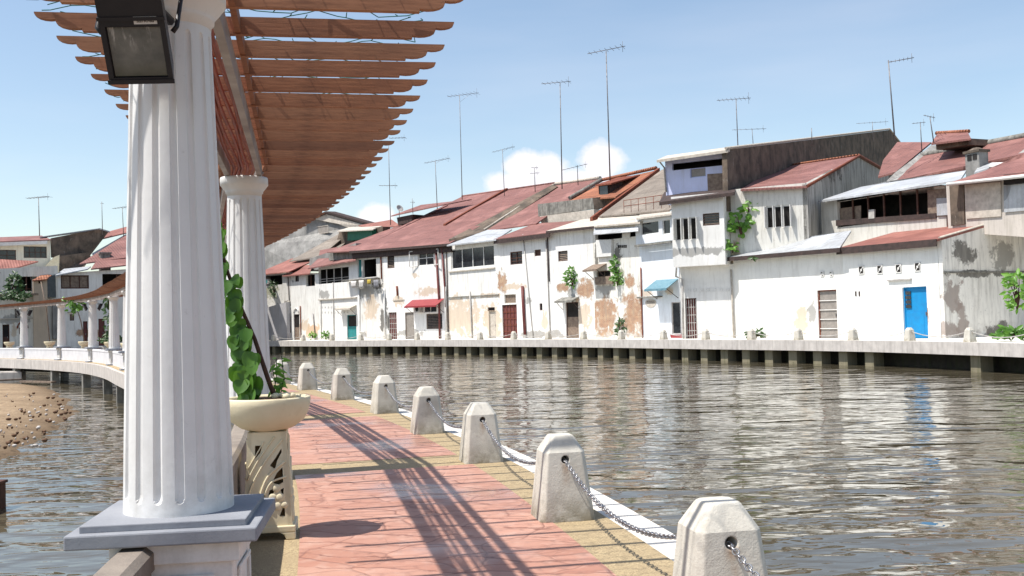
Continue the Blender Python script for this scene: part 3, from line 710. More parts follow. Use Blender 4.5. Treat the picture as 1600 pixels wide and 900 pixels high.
# ------------------------------------------------------------------ planters
def planter():
    rt = empty('planter', (0,0,0))
    b = MB(); b.lathe([(.02,.80),(.13,.80),(.20,.825),(.27,.875),(.305,.935),(.322,1.0),(.325,1.045),(.318,1.055),(.295,1.055),(.288,1.04),(.27,.99),(.02,.985)], n=56); b.build('bowl', M['cream'], rt)
    s = MB(); s.lathe([(.28,.99),(.283,1.03),(.20,1.045),(.02,1.05)], n=40); s.build('soil', M['soil'], rt)
    p = MB()
    # four tapered openwork plates
    outer = [(0.0,0.0),(1,0),(1,1),(0,1)]
    def shape(u, v): return u, v
    holes = [[(.20,.86),(.38,.86),(.33,.78),(.20,.72)],
             [(.56,.64),(.70,.72),(.86,.82),(.86,.78),(.74,.69),(.68,.60)],
             [(.60,.46),(.72,.56),(.86,.62),(.86,.46),(.74,.43)],
             [(.50,.30),(.54,.38),(.66,.40),(.60,.30)],
             [(.17,.10),(.34,.34),(.40,.30),(.30,.12)],
             [(.86,.10),(.74,.10),(.86,.24)],
             [(.84,.30),(.78,.38),(.86,.40)]]
    loops = [[Vector((x, y, 0)) for x, y in outer]]+[[Vector((x, y, 0)) for x, y in h] for h in holes]
    flat = [v for l in loops for v in l]; tris = tessellate_polygon(loops)
    z0, z1 = .10, .80
    for side in range(4):
        Rz = Matrix.Rotation(side*math.pi/2, 4, 'Z')
        def P(u, v, dpt):
            hw = .178+(.140-.178)*v; return Rz @ Vector(((u*2-1)*hw, -(hw-dpt)-.0005*side, z0+(z1-z0)*v))
        fi = [p.av(P(v.x, v.y, 0)) for v in flat]; bi = [p.av(P(v.x, v.y, .035)) for v in flat]
        for t in tris: p.face([fi[i] for i in t]); p.face([bi[i] for i in reversed(t)])
        k = 0
        for l in loops:
            n = len(l)
            for j in range(n): a, b2 = k+j, k+(j+1) % n; p.face((fi[a], fi[b2], bi[b2], bi[a]))
            k += n
    p.build('pedestal', M['cream'], rt)
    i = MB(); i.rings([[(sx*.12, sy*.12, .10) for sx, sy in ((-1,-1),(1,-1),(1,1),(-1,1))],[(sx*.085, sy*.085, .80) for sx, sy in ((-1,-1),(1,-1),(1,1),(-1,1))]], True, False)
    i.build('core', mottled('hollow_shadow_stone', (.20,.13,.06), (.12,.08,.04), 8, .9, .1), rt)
    r = MB()
    for side in range(4):
        Rz = Matrix.Rotation(side*math.pi/2, 4, 'Z')
        def S(u, v, d=.004): hw = .178+(.140-.178)*v; return Rz @ Vector(((u*2-1)*hw, -(hw+d), z0+(z1-z0)*v))
        def arc(pts, w_): r.tube([S(*q) for q in catmull([(a, b, 0) for a, b in pts], 5)] if False else [S(q.x, q.y) for q in catmull([(a, b, 0) for a, b in pts], 5)], w_, 6)
        arc([(.04,.50),(.25,.68),(.50,.84),(.70,.95)], .006); arc([(.04,.62),(.2,.74),(.42,.9)], .005)
        arc([(.14,.04),(.30,.28),(.50,.52),(.92,.68)], .009); arc([(.30,.04),(.42,.30),(.58,.46),(.93,.52)], .008)
        arc([(.04,.30),(.2,.50),(.5,.72),(.9,.92)], .007)
        for (u, v, sz) in ((.70,.40,.032),(.60,.30,.034),(.78,.30,.034),(.70,.21,.032),(.86,.22,.026),(.56,.20,.026)):
            c = S(u, v, .0); nrm = (Rz @ Vector((0,-1,0)))
            rr = []
            for a in (0,.35,.7,1.05,1.35,1.55):
                q = math.cos(a); ring = []
                for kk in range(10):
                    an = 2*math.pi*kk/10; ex = Rz @ Vector((math.cos(an)*sz*q, 0, math.sin(an)*sz*q)); ring.append(c+ex+nrm*(.012*math.sin(a)))
                rr.append(ring)
            r.rings(rr, True)
    r.build('relief', M['cream'], rt)
    f = MB(); f.box((-.20,-.20,.055),(.20,.20,.102))
    for sx in (-1, 1):
        for sy in (-1, 1):
            f.prism([(sx*.20, sy*.1995, .0),(sx*.13, sy*.1995, .0),(sx*.115, sy*.1995, .035),(sx*.08, sy*.1995, .056),(sx*.20, sy*.1995, .056)], (0, -sy*.08, 0))
    f.build('foot', M['cream'], rt, bevel=.008)
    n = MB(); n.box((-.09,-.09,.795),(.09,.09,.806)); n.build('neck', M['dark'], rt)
    return rt
pt = planter()
base = G(415, 846); ps = CW.nearest((base.x, base.y)); 
pw = []
pp = Vector((base.x, base.y+.15, .014)); c, rz = frame_at(ps); offp = (pp-CW.raw(ps)).dot(CW.right(ps)); print('planter off', offp, ps, colS[:2])
pt.location = pp; pt.rotation_euler = (0,0,rz-.04)
tag(pt, 'cream bowl planter on carved openwork pedestal behind the foreground column', 'planter', 'cream bowl planters along the pergola')
plocs = [pp]
dps = ps-colS[0]
pl_labels = {1: 'cream bowl planter just visible behind the second column and its plant', 7: 'far cream bowl just left of the huge foreground column', 8: 'far cream bowl with thin leafy topped stake, third from the foreground column', 9: 'far cream bowl between the two middle far columns', 10: 'far cream bowl nearest the left edge of the photo'}
for k in range(1, 12):
    o = copy_tree(pt); s_ = colS[k]+ (3.2 if k > 1 else 5.6); c, rz = frame_at(s_, max(.25, offp), .014); 
    o.location = c; o.rotation_euler = (0,0,rz); plocs.append(c)
    tag(o, pl_labels.get(k, 'cream bowl planter hidden behind the columns, after the %s column' % ordn[k]), 'planter', 'cream bowl planters along the pergola')
# leaves
def leaf(mb, c, nrm, up, L, Wd, curl=.15, pointed=.5):
    nrm = nrm.normalized(); y = (up-nrm*up.dot(nrm)).normalized(); x = y.cross(nrm); rows = 6; pr = None
    for i in range(rows+1):
        f = i/rows; wv = Wd/2*math.sin(math.pi*min(1, f**(.75)*1.0))**(.55 if pointed < .3 else .9) if 0 < f < 1 else .001
        cen = c+y*(L*f)-nrm*(curl*L*f*f)
        cur = [mb.av(cen-x*wv+nrm*wv*.25), mb.av(cen-x*wv*.5+nrm*wv*.06), mb.av(cen), mb.av(cen+x*wv*.5+nrm*wv*.06), mb.av(cen+x*wv+nrm*wv*.25)]
        if pr:
            for j in range(4): mb.face((pr[j], pr[j+1], cur[j+1], cur[j]), True)
        pr = cur
rnd = random.Random(3)
vine = empty('climbing_vine', pp+Vector((0,0,1.05)), label='leafy green vine climbing a dark leaning stake in the near planter', cat='vine')
vb = vine.location.copy()
def vpt(px, py, d): return DP(px, py, d)-vb
dv = pp.y
stk = MB(); stk.tube([vpt(432,628,dv+.02), vpt(418,590,dv), vpt(398,530,dv-.02), vpt(372,470,dv-.02), vpt(352,415,dv), vpt(343,372,dv+.02), vpt(338,345,dv+.02)], [.019,.018,.016,.015,.014,.012,.01], 8); stk.build('stake', M['bark'], vine)
lf = MB()
path = [(430,622),(412,585),(396,540),(380,490),(362,450),(350,410),(344,375),(340,350)]
big = [(382,598,62),(372,572,58),(400,585,55),(390,610,60),(372,545,50),(402,560,50),(390,548,44),(385,520,46),(374,505,46),(392,530,44),(370,485,56),(366,470,40),(352,445,44),(374,440,36),(348,428,36),(356,455,36),(404,610,46),(376,620,44),(395,600,60),(368,530,42),(345,385,40),(346,372,34),(352,366,24),(341,395,30),(340,408,26),(344,360,20),(378,588,50),(408,596,40),(380,556,44),(364,500,36),(372,474,46),(383,536,40),(341,420,24),(338,352,24)]
big += [(x+rnd.uniform(-5,5), y+rnd.uniform(-14,14), sz*rnd.uniform(.75,1.05)) for x, y, sz in big for _ in (0,1)]
def slim(x, y):
    t_ = min(1, max(0, (y-350)/270)); cx = 343+t_*47-6*math.sin(t_*3.1); return cx+(x-cx)*.62
for (x, y, sz) in sorted([(slim(a, b), b, c) for a, b, c in big], key=lambda q: q[1]):
    sz *= .53; L = sz*dv/1600; c = vpt(x, y-sz*.35, dv-.08+rnd.uniform(-.06,.06))
    nrm = Vector((rnd.uniform(-.6,.5), -1, rnd.uniform(-.1,.55))); up = Vector((rnd.uniform(-.5,.5), rnd.uniform(-.1,.1), -1))
    leaf(lf, c, nrm, up, L, L*.92, .12, .1)
for k in range(14):
    x, y, sz = rnd.choice(big); x = slim(x, y)-4; L = rnd.uniform(.10,.17); c = vpt(x+rnd.uniform(-8,8), y+rnd.uniform(-18,8), dv+rnd.uniform(-.02,.12))
    leaf(lf, c, Vector((rnd.uniform(-1,1), -.6, rnd.uniform(-.2,.8))), Vector((rnd.uniform(-1,1), rnd.uniform(-.5,.5), -.7)), L, L*.85, .2, .1)
lf.build('leaves', M['leaf'], vine)
sp = empty('small_plant', pp+Vector((.1,.05,1.05)), label='thin bright green sprig with narrow drooping leaves in the near planter', cat='plant')
sb = sp.location.copy(); stem = MB(); tw = MB()
for base_, tip in (((424,628),(432,560)),((436,628),(440,556)),((432,628),(446,590)),((428,626),(426,575))):
    a = DP(*base_, dv+.08)-sb; b = DP(*tip, dv+.05)-sb; mid = a.lerp(b, .5)+Vector((rnd.uniform(-.03,.03),0,0)); stem.tube([a, mid, b], .004, 5)
    for j in range(7):
        f = rnd.uniform(.3, 1); c = a.lerp(b, f); L = rnd.uniform(.06,.105)
        leaf(tw, c, Vector((rnd.uniform(-.5,.5), -.7, .7)), Vector((rnd.choice((-1,1))*rnd.uniform(.4,1), rnd.uniform(-.6,.4), rnd.uniform(-.9,.5))), L, L*.36, .25)
stem.build('stem', M['leaf_dark'], sp); tw.build('leaves', M['leaf_light'], sp)
# small stones in the soil
stn = MB()
for k in range(7):
    c = Vector((rnd.uniform(.05,.2), rnd.uniform(-.1,.1), 0)); rr = rnd.uniform(.02,.035); stn.lathe([(rr*.3,-.01),(rr,.01),(rr*.8,.03),(rr*.1,.04)], c, 7)
tag(stn.build('pebbles', M['cream'], None, pp+Vector((0,0,1.045))), 'cluster of pale tan pebbles lying on the soil of the near planter', 'pebbles', kind='stuff')
# far planter stakes with leaves
for k, (px, py, leafy) in {7: (168, 455, 2), 8: (116, 470, 1), 9: (64, 440, 0)}.items():
    b = plocs[k]+Vector((0,0,1.05)); rt = empty('staked_plant', b, label={2:'dark straggly vine on a stake in the far bowl beside the foreground column', 1:'thin leaning stake with a tuft of leaves at its top in a far bowl', 0:'bare thin stake leaning in a far bowl near the left'}[leafy], cat='plant')
    tip = DP(px, py, b.y)-b; m = MB(); m.tube([(0,0,0), tip*.5+Vector((.08,0,0)), tip], .03, 5); m.build('stake', M['wood_old'] if leafy != 2 else M['bark'], rt)
    m = MB()
    for j in range({0:0,1:70,2:90}[leafy]):
        f = rnd.uniform(.78,1.05) if leafy == 1 else rnd.uniform(.0,1); L = rnd.uniform(.18,.34)
        leaf(m, tip*f+Vector((rnd.gauss(0,.22 if leafy == 1 else .07),rnd.gauss(0,.2),rnd.gauss(0,.12))), Vector((rnd.uniform(-1,1),-1,.5)), Vector((rnd.uniform(-1,1),0,rnd.uniform(-1,.5))), L, L*.6)
    if m.v: m.build('leaves', M['leaf'] if leafy == 1 else M['leaf_dark'], rt)
    if leafy == 2:
        m = MB()
        for j in range(160):
            L = rnd.uniform(.12,.25); leaf(m, Vector((rnd.gauss(0,.28),rnd.gauss(0,.15),abs(rnd.gauss(.05,.12)))), Vector((rnd.uniform(-1,1),-1,.8)), Vector((rnd.uniform(-1,1),0,rnd.uniform(-.2,1))), L, L*.5)
        m.build('undergrowth', M['leaf_dark'], rt)

# ------------------------------------------------------------------ sandbank on the left
sp_ = [(-150,600),(0,600),(45,601),(80,606),(105,618),(124,634),(127,645),(108,662),(85,680),(55,698),(28,713),(0,724),(-150,770)]
pl = [G(x, y, WZ) for x, y in sp_]; pl = catmull([Vector((p.x, p.y, 0)) for p in pl], 6)
cen = Vector((pl[0].x-4, 36, 0)); m = MB(); rows = 26; pr = None
for i in range(rows+1):
    f = i/rows; cur = []
    for p in pl:
        q = p.lerp(cen, 1-f) if True else p
        e = 1-f
        h = .34*(1-math.exp(-e*16))-.04 + .06*(mnoise.noise(Vector((q.x*.9, q.y*.9, 3)))) * min(1, e*12)+.03*mnoise.noise(Vector((q.x*3, q.y*3, 5)))
        jit = Vector((mnoise.noise(Vector((p.x*.9,p.y*.9,0))), mnoise.noise(Vector((p.x*.9,p.y*.9,9))), 0))*.5*f
        cur.append(m.av((q.x+jit.x, q.y+jit.y, WZ+h)))
    if pr:
        for j in range(len(pl)-1): m.face((pr[j], pr[j+1], cur[j+1], cur[j]), True)
    pr = cur
o = m.build('sandbank', M['sand']); tag(o, kind='structure')
# shift material coordinate: z is measured from the water line
for v in o.data.vertices: v.co.z -= WZ
o.location.z = WZ
def scatter_stones(n, name, mat, rng, label):
    m = MB()
    for k in range(n):
        x = rnd.uniform(-20,118); y = rnd.uniform(612,700)
        if x > 118-abs(y-640)*1.0: continue
        p = G(x, y, WZ+.24); r_ = rnd.uniform(*rng); m.M = Matrix.Translation(p) @ Matrix.Rotation(rnd.uniform(0,6), 4, 'Z') @ Matrix.Scale(rnd.uniform(.5,1), 4, (0,1,0))
        m.lathe([(r_*.5,-.05),(r_,.0),(r_*.8,r_*.3),(r_*.2,r_*.45)], n=7)
    tag(m.build(name, mat), label, 'debris', kind='stuff')
scatter_stones(90, 'debris', M['soil'], (.02,.10), 'dark stones and debris scattered over the sandbank')
scatter_stones(70, 'pebbles', M['beam'], (.015,.07), 'pale stones scattered over the sandbank')
p = G(12, 592, WZ+.1); m = MB(); m.box((-.9,-.5,-.2),(.95,.5,.42)); m.box((-.75,-.4,.42),(.85,.4,.47)); o = m.build('concrete_block', M['beam'], None, p, .03); o.rotation_euler = (0,0,.2)
tag(o, 'pale concrete block lying on the sandbank at the left edge under the walkway', 'concrete block')
for (a, b, lab) in (((-30,597),(34,594),'long pale plank beside the concrete block at the left edge'), ((34,597.5),(84,598.5),'shorter pale plank floating off the tip of the sandbank')):
    A, B = G(*a, WZ+.1), G(*b, WZ+.1); m = MB(); d = B-A; L = d.length; m.box((0,-.15,0),(L,.15,.10)); o = m.build('plank', M['wood_old'], None, A); o.rotation_euler = (0,0,math.atan2(d.y,d.x)); tag(o, lab, 'plank', 'planks by the sandbank')
p = G(-24, 800, WZ); m = MB(); m.box((-.5,-.5,-1),(.16,.4,.42)); m.box((-.53,-.53,.42),(.185,.43,.47)); o = m.build('mooring_block', M['wood_dark'], None, p, .01); tag(o, 'dark wooden mooring block rising from the water at the left edge', 'mooring block')

# ------------------------------------------------------------------ houses
FS = 3.6
def facade_pt(px):
    best = None
    for k in range(2400):
        q = QC.len*k/2400; p = QC.at(q, LAND*FS); 
        if p.y < 5: continue
        x, y = proj(p); e = abs(x-px)
        if best is None or e < best[0]: best = (e, p)
    return best[1]
class House:
    def __init__(s, label, pa, pb, cat='house', group='old shophouses along the far river bank', name='shophouse'):
        s.a = Vector((pa.x, pa.y, 0)); t = Vector((pb.x-pa.x, pb.y-pa.y, 0)); s.len = t.length; t.normalize()
        s.t = t; s.n = Vector((-t.y, t.x, 0)); s.rt = empty(name, s.a, math.atan2(t.y, t.x)); tag(s.rt, label, cat, group)
        s.holes = {}; c = CAM-s.a; s.c = Vector((c.dot(s.t), c.dot(s.n), c.z)); s.mat = None
    def d(s, px, py): r = ray(px, py); return Vector((r.dot(s.t), r.dot(s.n), r.z))
    def L(s, px, py, v=0.0):
        d = s.d(px, py); return s.c+d*((v-s.c.y)/d.y)
    def perp(s, u, px, py):
        d = s.d(px, py); return s.c+d*((u-s.c.x)/d.x)
    def world(s, p): return s.a+s.t*p.x+s.n*p.y+Vector((0,0,p.z))
    def rect(s, x0, y0, x1, y1, v=0.0):
        xm, ym = (x0+x1)/2, (y0+y1)/2; a, b = s.L(x0, ym, v).x, s.L(x1, ym, v).x
        return a, b, max(0.0, s.L(xm, y1, v).z), s.L(xm, y0, v).z
    def hole(s, r, v): s.holes.setdefault(round(v, 2), []).append(r)
    def patch(s, kind, x, y, rx, ry, v=0.0):
        p = s.L(x, y, v); k = s.c.y; sc = abs((s.L(x+10, y, v)-s.L(x-10, y, v)).x)/20; sz = abs((s.L(x, y+10, v)-s.L(x, y-10, v)).z)/20
        return (kind, p.x, p.z, rx*sc, ry*sz)
    def wall(s, u0, u1, z0, zt0, zt1, v=0.0, depth=8.0, mat=None, name='wall', thick=.28, back=True):
        hs = s.holes.get(round(v, 2), []); hs = [h for h in hs if h[1] > u0 and h[0] < u1 and h[3] > z0 and h[2] < max(zt0, zt1)]
        us = sorted({round(x, 4) for x in [u0, u1]+[min(max(h[0], u0), u1) for h in hs]+[min(max(h[1], u0), u1) for h in hs]})
        ztm = min(zt0, zt1)
        zs = sorted({round(z, 4) for z in [z0]+[z for h in hs for z in (h[2], h[3]) if z0 < z < ztm-.02]})
        m = MB(); top = lambda u: zt0+(zt1-zt0)*(u-u0)/(u1-u0)
        for i in range(len(us)-1):
            a, b = us[i], us[i+1]
            if b-a < 1e-3: continue
            zz = zs+[None]
            for j in range(len(zz)-1):
                c = zz[j]; dd = zz[j+1]
                ca, cb = c, c; da, db = (dd, dd) if dd is not None else (top(a), top(b))
                cm = ((a+b)/2, (c+min(da, db))/2)
                if any(h[0] < cm[0] < h[1] and h[2] < cm[1] < h[3] for h in hs): continue
                m.quad((a, v, ca), (b, v, cb), (b, v, db), (a, v, da))
        for h in hs:
            a, b, c, e = max(h[0], u0), min(h[1], u1), max(h[2], z0), min(h[3], ztm)
            for q in (((a,v,c),(b,v,c),(b,v+thick,c),(a,v+thick,c)), ((a,v,e),(b,v,e),(b,v+thick,e),(a,v+thick,e)), ((a,v,c),(a,v,e),(a,v+thick,e),(a,v+thick,c)), ((b,v,c),(b,v,e),(b,v+thick,e),(b,v+thick,c))): m.quad(*q)
        w_ = v+depth
        m.quad((u0,v,z0),(u0,v,zt0),(u0,w_,zt0),(u0,w_,z0)); m.quad((u1,v,z0),(u1,v,zt1),(u1,w_,zt1),(u1,w_,z0))
        m.quad((u0,v,zt0),(u1,v,zt1),(u1,w_,zt1),(u0,w_,zt0)); m.quad((u0,w_,z0),(u1,w_,z0),(u1,w_,zt1),(u0,w_,zt0))
        if z0 > .2: m.quad((u0,v,z0),(u1,v,z0),(u1,w_,z0),(u0,w_,z0))
        return m.build(name, mat or s.mat, s.rt)
    def win(s, x0, y0, x1, y1, kind='bars', n=3, nz_=1, v=0.0, frame='wood_dark', fw=.06, pane='glass', name='window'):
        a, b, c, e = s.rect(x0, y0, x1, y1, v); s.hole((a, b, c, e), v); y = v+.10; m = MB()
        m.box((a,y-.03,c),(a+fw,y+.03,e)); m.box((b-fw,y-.03,c),(b,y+.03,e)); m.box((a+fw,y-.028,c),(b-fw,y+.028,c+fw)); m.box((a+fw,y-.028,e-fw),(b-fw,y+.028,e))
        W = b-a
        for k in range(1, n): x = a+W*k/n; m.box((x-fw*.4,y-.022,c+fw),(x+fw*.4,y+.022,e-fw))
        for k in range(1, nz_): z = c+(e-c)*k/nz_; m.box((a+fw,y-.018,z-fw*.35),(b-fw,y+.018,z+fw*.35))
        f = m.build(name, M[frame], s.rt)
        if kind == 'louvre':
            m = MB(); k = max(4, int((e-c)/.16))
            for i in range(k):
                z = c+fw+(e-c-2*fw)*(i+.5)/k; m.prism([(a+fw,y-.02,z-.05),(a+fw,y+.05,z+.03),(a+fw,y+.06,z+.045),(a+fw,y-.01,z-.035)], (b-a-2*fw, 0, 0))
            m.build('louvre', M['fascia_light' if frame == 'white_paint' else 'wood_old'], f)
        m = MB(); m.quad((a+fw*.5,y+.035,c),(b-fw*.5,y+.035,c),(b-fw*.5,y+.035,e),(a+fw*.5,y+.035,e)); m.build('pane', M[pane], f)
        if kind == 'casement':
            for sx, x in ((-1, a), (1, b)):
                m = MB(); x2 = x+sx*.5*W*.8; yy = v-.28
                for (p, q) in (((x, v-.02), (x2, yy)),):
                    P = [Vector((p[0], p[1], c)), Vector((q[0], q[1], c)), Vector((q[0], q[1], e)), Vector((p[0], p[1], e))]
                    for i in range(4): m.tube([P[i], P[(i+1) % 4]], fw*.5, 4)
                    m.tube([(P[0]+P[1])/2, (P[2]+P[3])/2], fw*.3, 4)
                m.build('open_leaf', M[frame], f)
        if kind == 'outleaf':
            for k in range(n+1):
                x = a+W*k/n; m = MB(); m.box((x-.02,v-.38,c+.03),(x+.02,v-.01,e-.03)); m.build('open_leaf', M['white_paint' if frame == 'white_paint' else 'wood_old'], f)
        return f
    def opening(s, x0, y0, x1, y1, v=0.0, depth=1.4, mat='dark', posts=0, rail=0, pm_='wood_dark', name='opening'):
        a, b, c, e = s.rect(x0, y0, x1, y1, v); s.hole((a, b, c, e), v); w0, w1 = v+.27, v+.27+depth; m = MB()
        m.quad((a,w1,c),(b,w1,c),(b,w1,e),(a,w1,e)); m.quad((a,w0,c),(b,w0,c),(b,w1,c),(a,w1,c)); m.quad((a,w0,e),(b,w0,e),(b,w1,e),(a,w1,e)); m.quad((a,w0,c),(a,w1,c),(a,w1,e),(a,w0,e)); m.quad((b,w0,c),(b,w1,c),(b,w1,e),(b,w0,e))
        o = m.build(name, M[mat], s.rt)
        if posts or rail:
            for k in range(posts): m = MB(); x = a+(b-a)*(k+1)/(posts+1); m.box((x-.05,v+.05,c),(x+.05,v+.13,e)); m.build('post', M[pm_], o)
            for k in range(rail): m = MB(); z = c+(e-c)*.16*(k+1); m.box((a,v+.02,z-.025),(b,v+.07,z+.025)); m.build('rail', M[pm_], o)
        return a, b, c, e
    def door(s, x0, y0, x1, y1, mat='maroon', kind='panel', v=0.0, rec=.14, frame='wood_dark', fw=.07, split=None, upper='glass', step=0):
        a, b, c, e = s.rect(x0, y0, x1, y1, v); c = max(0, c); 
        if c < .35 and v == 0.0 and not step: c = 0.005
        s.hole((a, b, c-.01, e), v); y = v+rec; m = MB()
        m.box((a,y-.04,c),(a+fw,y+.04,e)); m.box((b-fw,y-.04,c),(b,y+.04,e)); m.box((a+fw,y-.038,e-fw),(b-fw,y+.038,e))
        f = m.build('door', M[frame], s.rt); A, B, E = a+fw, b-fw, e-fw
        if split is None:
            m = MB(); m.box((A,y-.01,c),(B,y+.03,E)); o = m.build('leaf', M[mat], f, bevel=.01)
        else:
            zz = c+(E-c)*split; m = MB(); m.box((A,y-.01,c),(B,y+.03,zz)); m.build('leaf', M[mat], f, bevel=.01)
            m = MB(); m.box((A,y+.015,zz),(B,y+.03,E)); m.build('upper_panel', M[upper], f)
        if kind == 'bars' or kind == 'grille':
            m = MB(); zb = c if kind == 'bars' else c; n = 4
            for k in range(n+1): x = A+(B-A)*k/n; m.box((x-.02,y-.07,zb),(x+.02,y-.045,E))
            for k in range(1, 5): z = zb+(E-zb)*k/5; m.box((A,y-.072,z-.02),(B,y-.047,z+.02))
            m.build('grille', M['rust' if kind == 'grille' else 'pvc'], f)
        if kind == 'roller':
            m = MB()
            for k in range(1, 5): z = c+(E-c)*k/5; m.box((A,y-.045,z-.022),(B,y-.015,z+.022))
            m.build('crossbar', M['white_paint'], f)
        if kind == 'panel':
            m = MB()
            for (p, q) in ((.08, .42), (.5, .92)):
                if split is not None and q > split: continue
                z_, w_ = c+(E-c)*p, c+(E-c)*q
                m.box((A+(B-A)*.18,y-.022,z_),(B-(B-A)*.18,y-.010,w_))
            if m.v: m.build('panel', M[mat], f, bevel=.008)
        m = MB(); m.box((B-.12,y-.06,c+(E-c)*.45),(B-.06,y-.01,c+(E-c)*.52)); m.build('handle', M['steel'], f)
        return f
    def sill(s, x0, x1, py, v=0.0, h=.07, d=.14, mat='fascia_light', name='sill'):
        a, b = s.L(x0, py, v), s.L(x1, py, v); m = MB(); z = (a.z+b.z)/2; m.box((a.x,v-d,z-h),(b.x,v+.02,z)); return m.build(name, M[mat], s.rt)
    def pts(s, P):
        out = []
        for p in P:
            out.append(p if isinstance(p, Vector) else s.L(p[0], p[1], p[2]))
        return out
    def slab(s, P, mat, thick=.12, name='roof', ext=None, parent=None):
        m = MB(); P = s.pts(P); m.prism(P, ext or (0, 0, -thick)); return m.build(name, M[mat] if isinstance(mat, str) else mat, parent or s.rt)
    def perproof(s, eL, eR, rR, rL, v0=-.5, mat='roof_red', thick=.14, fascia=True):
        """a mono-pitch slope from its eave pixels to its ridge pixels, the sides running square to the facade"""
        A, B = s.L(*eL, v0), s.L(*eR, v0); C, D = s.perp(B.x, *rR), s.perp(A.x, *rL)
        o = s.slab([A, B, C, D], mat, thick)
        if fascia:
            m = MB(); m.prism([A+Vector((0,-.03,.03)), B+Vector((0,-.03,.03)), B+Vector((0,-.03,-.20)), A+Vector((0,-.03,-.20))], (0,.05,0)); m.build('fascia', M['fascia'], o)
            m = MB(); m.tube([D+Vector((0,0,.02)), C+Vector((0,0,.02))], .12, 6); m.build('ridge_cap', M[mat], o)
        return o, (A, B, C, D)
    def pipe(s, P, r=.05, mat='pvc', v=-.08, name='drainpipe'):
        m = MB(); m.tube([s.L(x, y, v) if len(q) == 0 else s.L(x, y, q[0]) for x, y, *q in P], r, 6); return m.build(name, M[mat], s.rt)
    def awning(s, tl, tr, br, bl, mat='red_awning', out_=-1.0, v=0.0):
        a, b = s.L(*tl, v), s.L(*tr, v); c, d = s.L(*br, v+out_), s.L(*bl, v+out_); z = (a.z+b.z)/2; zz = (c.z+d.z)/2
        m = MB(); m.prism([(a.x,v,z),(b.x,v,z),(b.x,v+out_,zz),(a.x,v+out_,zz)], (0,0,-.05)); m.box((a.x,v+out_-.03,zz-.14),(b.x,v+out_,zz+.01)); o = m.build('awning', M[mat], s.rt)
        for x in (a.x+.08, b.x-.08): m = MB(); m.tube([(x,v,zz-.7),(x,v+out_*.9,zz-.06)], .025, 5); m.build('bracket', M['fascia'], o)
        return o
    def vent(s, x, y, w_=.32, v=0.0, h=.32):
        p = s.L(x, y, v); m = MB(); a = w_/2; b = h/2
        m.box((p.x-a,v-.02,p.z-b),(p.x+a,v-.003,p.z+b)); o = m.build('vent', M['dark'], s.rt); m = MB()
        for q in ((-a,-a+.05,-b,b),(a-.05,a,-b,b),(-a+.05,a-.05,b-.05,b),(-a+.05,a-.05,-b,-b+.05),(-.06,.06,-.06,.06)): m.box((p.x+q[0],v-.035,p.z+q[2]),(p.x+q[1],v-.021,p.z+q[3]))
        m.prism([(p.x-a+.03,v-.030,p.z-b+.05),(p.x-a+.07,v-.030,p.z-b+.03),(p.x+a-.03,v-.030,p.z+b-.06),(p.x+a-.07,v-.030,p.z+b-.03)], (0,.012,0))
        m.build('lattice', M['white_paint'], o); return o
    def party(s, u, P, mat, thick=.3, name='party_wall'):
        m = MB(); m.prism([s.perp(u, *p) for p in P], (-thick, 0, 0)); return m.build(name, M[mat] if isinstance(mat, str) else mat, s.rt)
    def ledge_line(s, u, P, mat='fascia_light', r=.1, off=0):
        m = MB(); m.tube([s.perp(u, *p)+Vector((off,0,.05)) for p in P], r, 5); return m.build('coping', M[mat], s.rt)
def H2(label, xa, xb, **k): return House(label, facade_pt(xa), facade_pt(xb), **k)

# --- narrow house beside the second column, with the big weathered gable wall
h = H2('narrow grey and white house beside the second column with a slanting coping', 405, 456)
h.mat = plaster('plaster_narrow', (.62,.60,.56), [h.patch('grey', 430, 505, 30, 30), h.patch('green', 424, 455, 12, 18), h.patch('black', 448, 478, 10, 8)], .6, seed=1)
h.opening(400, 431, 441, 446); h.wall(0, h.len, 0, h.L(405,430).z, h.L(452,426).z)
h.slab([(395,430,-.5),(452,424,-.5),(504,401,5),(455,404,5)], 'roof_red2'); h.pipe([(425,482),(453,471)], .09, 'fascia_light', name='coping')
h.slab([(402,486,-.02),(453,472,-.02),(455,531,-.02),(405,531,-.02)], plaster('shaded_lean_to_plaster', (.42,.41,.42), [], .5, seed=2), name='lower_wall', ext=(0,-.5,0))  # grey plaster with the lower wall's shade put into its tone
m = MB(); p = h.L(420, 440, .1); m.box((p.x-.4,p.y-.3,p.z-.3),(p.x+.4,p.y,p.z+.3)); ac = m.build('air_conditioner', M['pvc'], h.rt); m = MB(); m.tube([(p.x,p.y-.33,p.z),(p.x,p.y-.3,p.z)], .22, 14); m.build('fan', M['teal'], ac)
hb = House('tall weathered grey gable wall with black roof edge beyond the end of the pergola', facade_pt(400), facade_pt(440), name='building', cat='building')
m = MB(); hb.slab([(398,450,5),(398,382,5),(509,331,9),(577,350,11),(548,372,9),(456,410,6)], 'greywall', name='gable_wall', ext=(.2,.5,0))
hb.slab([(489,342,8.2),(509,334,8.9),(572,352,10.7),(548,357,10),(530,350,9.4)], M['fascia_light'], name='upper_band', ext=(0,-.12,0))
hb.slab([(470,346,7.2),(509,330,8.6),(578,349,10.7),(578,351.5,10.7),(509,333,8.6),(470,349,7.2)], 'fascia', name='roof_edge', ext=(.3,1.2,0)); hb.win(492,353,512,365,v=8.3,kind='bars',n=1,pane='shutter_grey',frame='fascia_light')

